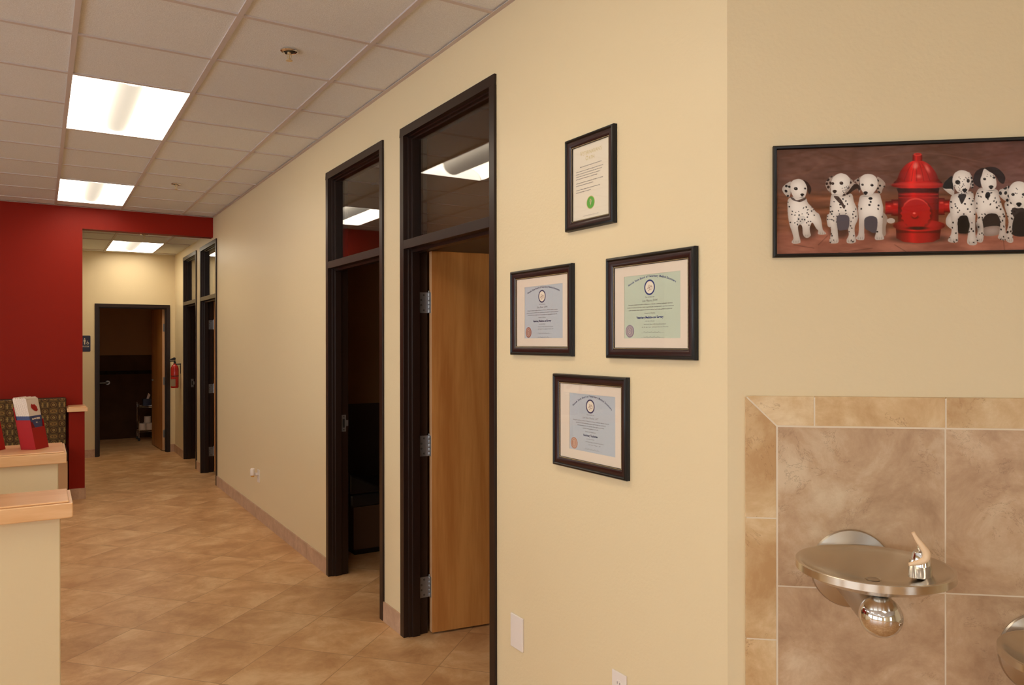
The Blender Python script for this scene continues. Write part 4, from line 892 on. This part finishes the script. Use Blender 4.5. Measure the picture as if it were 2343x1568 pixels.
def pup5():
    paint(inside(k6([(1330, 980), (1580, 960), (1575, 1180), (1330, 1200)])), (46, 34, 34)); m = inside(k6([(1350, 1150), (1560, 1130), (1560, 1240), (1360, 1260)])); furry(m, (190, 170, 160))
    b_ = k6([(1310, 600), (1250, 650), (1222, 760), (1230, 900), (1260, 1000), (1240, 1100), (1260, 1200), (1240, 1290), (1260, 1345), (1320, 1350), (1342, 1290), (1340, 1150), (1332, 1040), (1400, 960), (1520, 960), (1570, 1040), (1572, 1130), (1560, 1230), (1543, 1290), (1600, 1322), (1650, 1300), (1642, 1100), (1640, 950), (1600, 850), (1560, 720), (1520, 620)])
    m = inside(b_); furry(m); spots(m, b_, 60, BLK, (5, 11)); toes(*k6([(1285, 1320)])[0], 60); toes(*k6([(1595, 1295)])[0], 60); paint(ell(*k6([(1400, 700)])[0], 22, 30, .3), BLK)
    for e_ in (k6([(1352, 328), (1262, 350), (1212, 420), (1200, 510), (1240, 562), (1302, 590), (1310, 480)]), k6([(1352, 328), (1420, 308), (1520, 318), (1600, 380), (1642, 450), (1632, 520), (1602, 542), (1550, 500), (1500, 420), (1420, 370)])): paint(inside(e_), (44, 30, 30))
    m = inside(k6([(1300, 490), (1320, 420), (1352, 335), (1420, 372), (1490, 420), (1520, 510), (1512, 590), (1440, 642), (1370, 642), (1320, 580)])); furry(m, WHT, .76); spots(m, k6([(1350, 400), (1500, 460)]), 6, BLK, (3, 5))
    face([(*k6([(1357, 476)])[0], 13), (*k6([(1487, 456)])[0], 12)], k6([(1447, 586)])[0], BLK, (21, 16))
def pup6():
    paint(inside(k6([(1740, 960), (1980, 960), (1990, 1240), (1740, 1240)])), (34, 26, 28))
    b_ = k6([(1640, 800), (1660, 950), (1690, 1080), (1650, 1250), (1650, 1320), (1700, 1357), (1752, 1340), (1742, 1230), (1742, 1100), (1782, 980), (1870, 930), (1962, 980), (1982, 1100), (1960, 1300), (2000, 1352), (2062, 1330), (2064, 1100), (2062, 900), (1982, 790), (1800, 740)])
    m = inside(b_); furry(m); spots(m, b_, 60, BLK, (6, 12)); toes(*k6([(1700, 1325)])[0], 60)
    paint(inside(k6([(1740, 880), (1890, 880), (1980, 930), (1960, 1000), (1850, 1010), (1760, 1000)]))*.9, (40, 30, 32))
    for q in (1, -1):
        e_ = [(x if q == 1 else 3660-x, y) for x, y in [(1692, 568), (1630, 600), (1562, 630), (1560, 700), (1620, 762), (1682, 792), (1702, 740), (1702, 650)]]; m = inside(k6(e_)); furry(m); spots(m, k6(e_), 9, BLK, (12, 20))
    m = inside(k6([(1690, 620), (1740, 540), (1810, 508), (1890, 520), (1962, 580), (1982, 680), (1952, 780), (1890, 862), (1800, 880), (1740, 820), (1700, 740)])); furry(m, WHT, .76); spots(m, k6([(1720, 560), (1960, 860)]), 12, BLK, (3, 7))
    face([(*k6([(1750, 690)])[0], 15), (*k6([(1895, 690)])[0], 14)], k6([(1832, 825)])[0], BLK, (25, 19))
pup6(); pup5(); pup4()
IMG[:] = np.clip(IMG+(rs.random(IMG.shape[:2])[..., None]-.5)*5, 0, 255)
def colour_grid(name, gx, gz, img, m, parent, y=0.0, label=None, back=0.0015):
    """a sheet of paper: fine grid of coloured points with a thin back"""
    nz, nx = img.shape[:2]; X_, Z_ = np.meshgrid(gx, gz); n = nx*nz
    co = np.zeros((n+4, 3)); co[:n, 0] = X_.ravel(); co[:n, 1] = y; co[:n, 2] = Z_.ravel()
    co[n:] = [(gx[0], y+back, gz[0]), (gx[-1], y+back, gz[0]), (gx[-1], y+back, gz[-1]), (gx[0], y+back, gz[-1])]
    i, j = np.meshgrid(np.arange(nz-1), np.arange(nx-1), indexing='ij'); a = (i*nx+j).ravel()
    F = np.stack([a, a+nx, a+nx+1, a+1], 1); F = np.vstack([F, [[n, n+1, n+2, n+3]]])
    me = bpy.data.meshes.new(name); me.vertices.add(n+4); me.vertices.foreach_set('co', co.ravel().astype(np.float32))
    me.loops.add(F.size); me.loops.foreach_set('vertex_index', F.ravel().astype(np.int32)); me.polygons.add(len(F))
    me.polygons.foreach_set('loop_start', np.arange(len(F), dtype=np.int32)*4); me.polygons.foreach_set('loop_total', np.full(len(F), 4, np.int32)); me.update(calc_edges=True); me.validate()
    c = img/255.0; c = np.where(c <= 0.04045, c/12.92, ((c+0.055)/1.055)**2.4); ca = np.ones((n+4, 4)); ca[:n, :3] = c.reshape(-1, 3)
    at = me.color_attributes.new('Col', 'FLOAT_COLOR', 'POINT'); at.data.foreach_set('color', ca.ravel().astype(np.float32))
    me.materials.append(m); o = bpy.data.objects.new(name, me); COL.objects.link(o)
    if parent: o.parent = parent
    if label: o['label'] = label
    return o
colour_grid('printed_picture', gx, gz, IMG, vcolmat('photo_print', 0.7, 0.05), t, -0.0045)
b = MB(); b.box(-IW/2, IW/2, -0.0075, -0.0062, -IH/2, IH/2); b.build('glass', M_PGLASS, t)

# ================================================================== RECEPTION HALF WALLS WITH MAPLE CAPS
def half_wall(x1, y0, y1, ox, oy0, oy1, label):
    t = thing('reception_half_wall', label, 'half wall', Matrix.Translation((x1, (y0+y1)/2, 0)), 'half walls of the reception desk', None)
    ym = (y0+y1)/2; b = MB(); b.box(-3.3, 0, y0-ym, y1-ym, 0, 1.0085); b.build('wall_body', M_WALL, t, bevel=0.004)
    c = MB(); c.box(-3.3, ox, oy0-ym, oy1-ym, 1.0085, 1.0600); co = c.build('cap_edge', M_CAP, t, bevel=0.004, seg=3)
    c = MB(); c.box(-3.3, ox-0.011, oy0-ym+0.011, oy1-ym-0.011, 1.0600, 1.067); c.build('cap_top', M_CAP, t, bevel=0.003, seg=2)
    return t
half_wall(-1.634, 3.07, 3.28, 0.037, 3.035, 3.315, 'nearer cream half wall with a maple cap at the lower left')
half_wall(-1.616, 4.46, 4.82, 0.036, 4.425, 4.855, 'farther cream half wall with a maple cap carrying the red leaflet holders')

# leaflet holders
def leaflet_holder(x, y, rz, label):
    M = Matrix.Translation((x, y, 1.0675)) @ Matrix.Rotation(rz, 4, 'Z')
    t = thing('leaflet_holder', label, 'leaflet holder', M, 'red leaflet holders')
    lean = lambda z, y_: y_+z*math.tan(math.radians(11))      # leans back, front faces -y
    def slab(mb, x0, x1, y0, y1, z0, z1, mi=0):
        mb.add([(x_, lean(z, yy), z) for x_ in (x0, x1) for yy in (y0, y1) for z in (z0, z1)], [(0, 1, 3, 2), (4, 6, 7, 5), (0, 4, 5, 1), (2, 3, 7, 6), (0, 2, 6, 4), (1, 5, 7, 3)], mi)
    b = MB(); slab(b, -0.054, 0.054, -0.038, 0.038, 0, 0.003); slab(b, -0.054, -0.051, -0.038, 0.038, 0.003, 0.150); slab(b, 0.051, 0.054, -0.038, 0.038, 0.003, 0.150)
    slab(b, -0.051, 0.051, -0.038, -0.0355, 0.003, 0.110); slab(b, -0.054, 0.054, 0.0355, 0.038, 0.003, 0.215); b.build('holder', M_REDP, t)
    return t, M, slab, lean
def leaflet(M, i, y0, th, label_, lean, slab, grp):
    t = thing('leaflet', label_, 'leaflet', M.copy(), grp)
    hj = 0.262+0.0016*((i*7) % 5-2); b = MB(); slab(b, -0.0485, 0.0485, y0, y0+th, 0.0035, hj, 0); p = b.build('sheet', M_PAPER, t)
    b = MB(); slab(b, -0.0487, 0.0487, y0-0.0002, y0+th+0.0001, 0.0035, 0.147, 0); b.build('red_print', M_REDD, t)
    b = MB(); slab(b, -0.0489, 0.0489, y0-0.0004, y0+th+0.0002, 0.140, 0.170, 0); b.build('blue_band', M_NAVY, t)
    return t
for (x, y, rz, lab, n) in ((-1.716, 4.640, math.radians(58), 'red leaflet holder nearer the wall end, full of leaflets', 14), (-1.905, 4.660, math.radians(58), 'red leaflet holder cut off by the left edge of the view', 4)):
    t, M, slab, lean = leaflet_holder(x, y, rz, lab); k0 = -0.0335
    for i in range(n):
        front = i == 0
        lb = 'front leaflet in the nearer red holder, white top with a red picture' if (front and n == 14) else ('leaflet behind the front one in the nearer red holder, seen by its edge' if n == 14 else 'leaflet in the red holder at the left edge of the view')
        lt = leaflet(M, i, k0+i*0.0049, 0.0038+0.0004*(i % 2), lb, lean, slab, 'leaflets in the nearer holder' if n == 14 else 'leaflets in the left holder')
        if front and n == 14:
            y0 = k0-0.0008; S_ = lambda x_, z: (x_, lean(z, y0), z)
            b = MB(); P = [(-.020, .222), (-.012, .232), (-.004, .226), (.010, .228), (.026, .214), (.030, .196), (.018, .190), (.002, .194), (-.010, .202), (-.020, .212)]
            b.add([S_(*q) for q in P], [tuple(range(len(P)))]); b.build('cover_picture', M_REDP, lt)
            b = MB(); P = [(-.034, .140), (.047, .140), (.040, .110), (.012, .078), (-.004, .078)]; b.add([S_(*q) for q in P], [tuple(range(len(P)))]); b.build('blue_corner', M_NAVY, lt)
            b = MB()
            for (xa, xb, z, hh) in ((-.030, -.018, .154, .008), (-.015, .004, .155, .007), (.007, .034, .155, .009), (-.006, .010, .135, .006), (.013, .030, .135, .006)): b.add([S_(xa, z-hh/2), S_(xb, z-hh/2), S_(xb, z+hh/2), S_(xa, z+hh/2)], [(0, 1, 2, 3)])
            b.build('band_lettering', M_PAPER, lt); b = MB()
            vs, fs = text_geo('KCI', .030, offset=0.0006); b.add([S_(.012+v[1], .042-v[0]*1.0) for v in vs], fs); b.build('cover_lettering', M_PAPER, lt)

# ================================================================== RED END COLUMN WITH CAP, BANQUETTE
t = thing('low_red_post', 'short red end post with a maple cap beside the patterned bench', 'post', Matrix.Translation((-1.374, 9.10, 0)))
b = MB(); b.box(-0.071, 0.071, -0.10, RY-9.10, 0, 0.905); b.build('post_body', M_RED, t)
b = MB(); b.box(-0.087, 0.097, -0.150, RY-9.10, 0.905, 0.945); b.build('cap', M_CAP, t, bevel=0.004)
b = MB(); b.box(-0.075, 0.085, -0.138, RY-9.10, 0.945, 0.957); b.build('cap_top', M_CAP, t, bevel=0.004)
t = thing('waiting_bench', 'built-in bench with patterned backrest and black seat against the red wall', 'bench', Matrix.Translation((-1.464, RY-0.004, 0)))
b = MB(); b.box(-3.2, 0, -0.52, 0, 0, 0.435); b.build('base', mat('bench_laminate', (188, 146, 104), 0.5), t)
b = MB(); b.box(-3.2, 0, -0.56, -0.13, 0.435, 0.56); b.build('seat_cushion', M_VINYL, t, bevel=0.02, seg=3)
b = MB(); b.box(-3.2, 0, -0.13, 0, 0.56, 1.043); b.build('backrest', mat('bench_back_brown', (66, 48, 34), 0.85, spec=0.1), t, bevel=0.015, seg=3)
nx, nz = 520, 130; fx = np.linspace(-1.55, -0.006, nx); fz = np.linspace(1.037, 0.57, nz); FX, FZ = np.meshgrid(fx, fz)
a = (FX/0.150) % 1; row = np.floor(FZ/0.130+0.5*np.floor((FX/0.075) % 2)); c_ = (FZ/0.130+0.5*np.floor((FX/0.075) % 2)) % 1; a2 = (FX/0.075) % 1
pat = np.zeros((nz, nx, 3))+np.array((92, 70, 46)); even = (np.floor(FX/0.075) % 2 == 0)
def fp(mask, col): pat[:] = np.where(mask[..., None], np.array(col, float), pat)
rr = np.hypot((a2-.5)*.075, (c_-.5)*.130)
fp((np.abs(a2-.5) < .45) & (np.abs(c_-.5) < .26), (54, 38, 34)); fp(rr < .029, (120, 88, 52)); fp(rr < .022, (64, 42, 38)); fp(rr < .012, (170, 138, 84)); fp(rr < .005, (90, 66, 42))
ov = np.hypot((a2-.5)/.42, (c_-.0)/.13); ov = np.minimum(ov, np.hypot((a2-.5)/.42, (c_-1.0)/.13)); fp((ov < 1) & even, (150, 112, 62)); fp((ov < .62) & even, (70, 46, 38)); fp((ov < .3) & even, (128, 96, 58))
br = (((np.abs(a2-.5) > .22) & (np.abs(a2-.5) < .34)) | (np.abs(c_-.0) < .03)) & ((c_ < .18) | (c_ > .82)) & ~even; fp(br, (160, 130, 80)); fp((np.abs(a2-.5) < .14) & ((c_ < .14) | (c_ > .86)) & ~even, (66, 52, 44))
fp((np.abs(a2-.0) < .05) | (np.abs(a2-1) < .05), (74, 54, 40)); pat = np.array((96, 73, 46))+(pat-np.array((88, 66, 46)))*.72; pat += (rs.random(pat.shape[:2])[..., None]-.5)*18
colour_grid('patterned_fabric', fx, fz, pat, vcolmat('bench_fabric', 0.9, 0.1), t, -0.1345, 'tan and brown patterned upholstery', back=0.004)

# ================================================================== THINGS IN THE DARK ROOMS
t = thing('low_bench', 'dark low bench seen through the second doorway', 'bench', Matrix.Translation((0.30, 5.46, 0)))
b = MB(); b.box(0, 1.5, 0, 0.75, 0.055, 0.375); b.build('front_panel', mat('dark_bench_panel', (74, 50, 34), 0.6, spec=0.2), t)
b = MB(); b.box(0.03, 1.5, 0.06, 0.75, 0, 0.055); b.build('toe_kick', M_RUBBER, t)
b = MB(); b.box(-0.03, 1.5, -0.01, 0.75, 0.375, 0.47); b.build('cushion', M_VINYL, t, bevel=0.02)
b = MB(); b.prism([(-0.03, 0.47), (0.42, 0.47), (0.22, 0.505), (-0.03, 0.63)], 0.0, 0.75, 'y'); b.build('headrest', M_VINYL, t, bevel=0.015)
t = thing('wire_cart', 'chrome wire cart in the dark restroom behind the open door', 'cart', Matrix.Translation((-0.205, 13.93, 0)))
for sx in (-1, 1):
    for sy in (-1, 1):
        b = MB(); b.lathe([(0.007, 0.05), (0.007, 0.62)], (sx*0.115, sy*0.14, 0), 'z', 10); po = b.build('post', M_CHROME, t, smooth=True)
        b = MB(); b.lathe([(0.0, -0.010), (0.020, -0.009), (0.020, 0.009), (0.0, 0.010)], (sx*0.115, sy*0.14, 0.0205), 'y', 14); b.box(sx*0.115-0.008, sx*0.115+0.008, sy*0.14-0.012, sy*0.14+0.012, 0.035, 0.052); b.build('caster', M_RUBBER, po, smooth=True)
for z in (0.165, 0.565):
    b = MB()
    for zz in (z, z-0.022):
        b.tube([(-.115, -.14, zz), (.115, -.14, zz)], .0035, 6); b.tube([(-.115, .14, zz), (.115, .14, zz)], .0035, 6); b.tube([(-.115, -.14, zz), (-.115, .14, zz)], .0035, 6); b.tube([(.115, -.14, zz), (.115, .14, zz)], .0035, 6)
    for i in range(9): b.tube([(-.115, -.12+i*.03, z), (.115, -.12+i*.03, z)], .002, 5)
    b.build('wire_shelf', M_CHROME, t)
t = thing('tissue_box', 'dark tissue box with a white tissue on top of the wire cart', 'tissue box', Matrix.Translation((-0.190, 13.90, 0.5695)))
b = MB(); b.box(-0.062, 0.062, -0.055, 0.055, 0, 0.108); b.build('box', M_SIGN, t, bevel=0.003)
b = MB(); b.prism([(-0.006, 0.108), (0.028, 0.108), (0.052, 0.170), (0.040, 0.190), (0.022, 0.205), (0.004, 0.150)], -0.010, 0.012, 'y'); b.build('tissue', M_PAPER, t, bevel=0.003)
for i, (x, y, z, lb) in enumerate(((-0.262, 13.87, 0.1705, 'toilet roll on the lower cart shelf, left one'), (-0.150, 13.87, 0.1705, 'toilet roll on the lower cart shelf, right one'), (-0.185, 13.985, 0.1705, 'toilet roll at the back of the lower cart shelf'), (-0.178, 13.93, 0.2795, 'toilet roll stacked on top of the others on the cart'))):
    t = thing('toilet_roll', lb, 'toilet roll', Matrix.Translation((x, y, z)), 'toilet rolls on the restroom cart')
    b = MB(); b.lathe([(0.020, 0), (0.050, 0), (0.053, 0.004), (0.053, 0.104), (0.050, 0.108), (0.020, 0.108), (0.020, 0.0)], (0, 0, 0), 'z', 24); b.build('paper', M_PAPER, t, smooth=True)
    b = MB(); b.lathe([(0.0195, 0.0), (0.0195, 0.108), (0.0175, 0.108), (0.0175, 0.0), (0.0195, 0.0)], (0, 0, 0), 'z', 18); b.build('core', M_LABEL, t, smooth=True)
t = thing('grab_bar', 'steel grab bar end on the dark tiled restroom wall', 'grab bar', Matrix.Translation((-0.74, 14.285, 0.945)))
b = MB(); b.lathe([(0.0, -0.006), (0.034, -0.006), (0.038, 0.0), (0.0, 0.0)], (0, 0, 0), 'y', 24); b.build('flange', M_HINGE, t, smooth=True)
b = MB(); b.tube([(0, -0.006, 0), (0, -0.035, 0), (-0.012, -0.050, 0), (-0.035, -0.055, 0), (-0.60, -0.055, 0)], 0.016, 12); b.build('bar', M_HINGE, t, smooth=True)
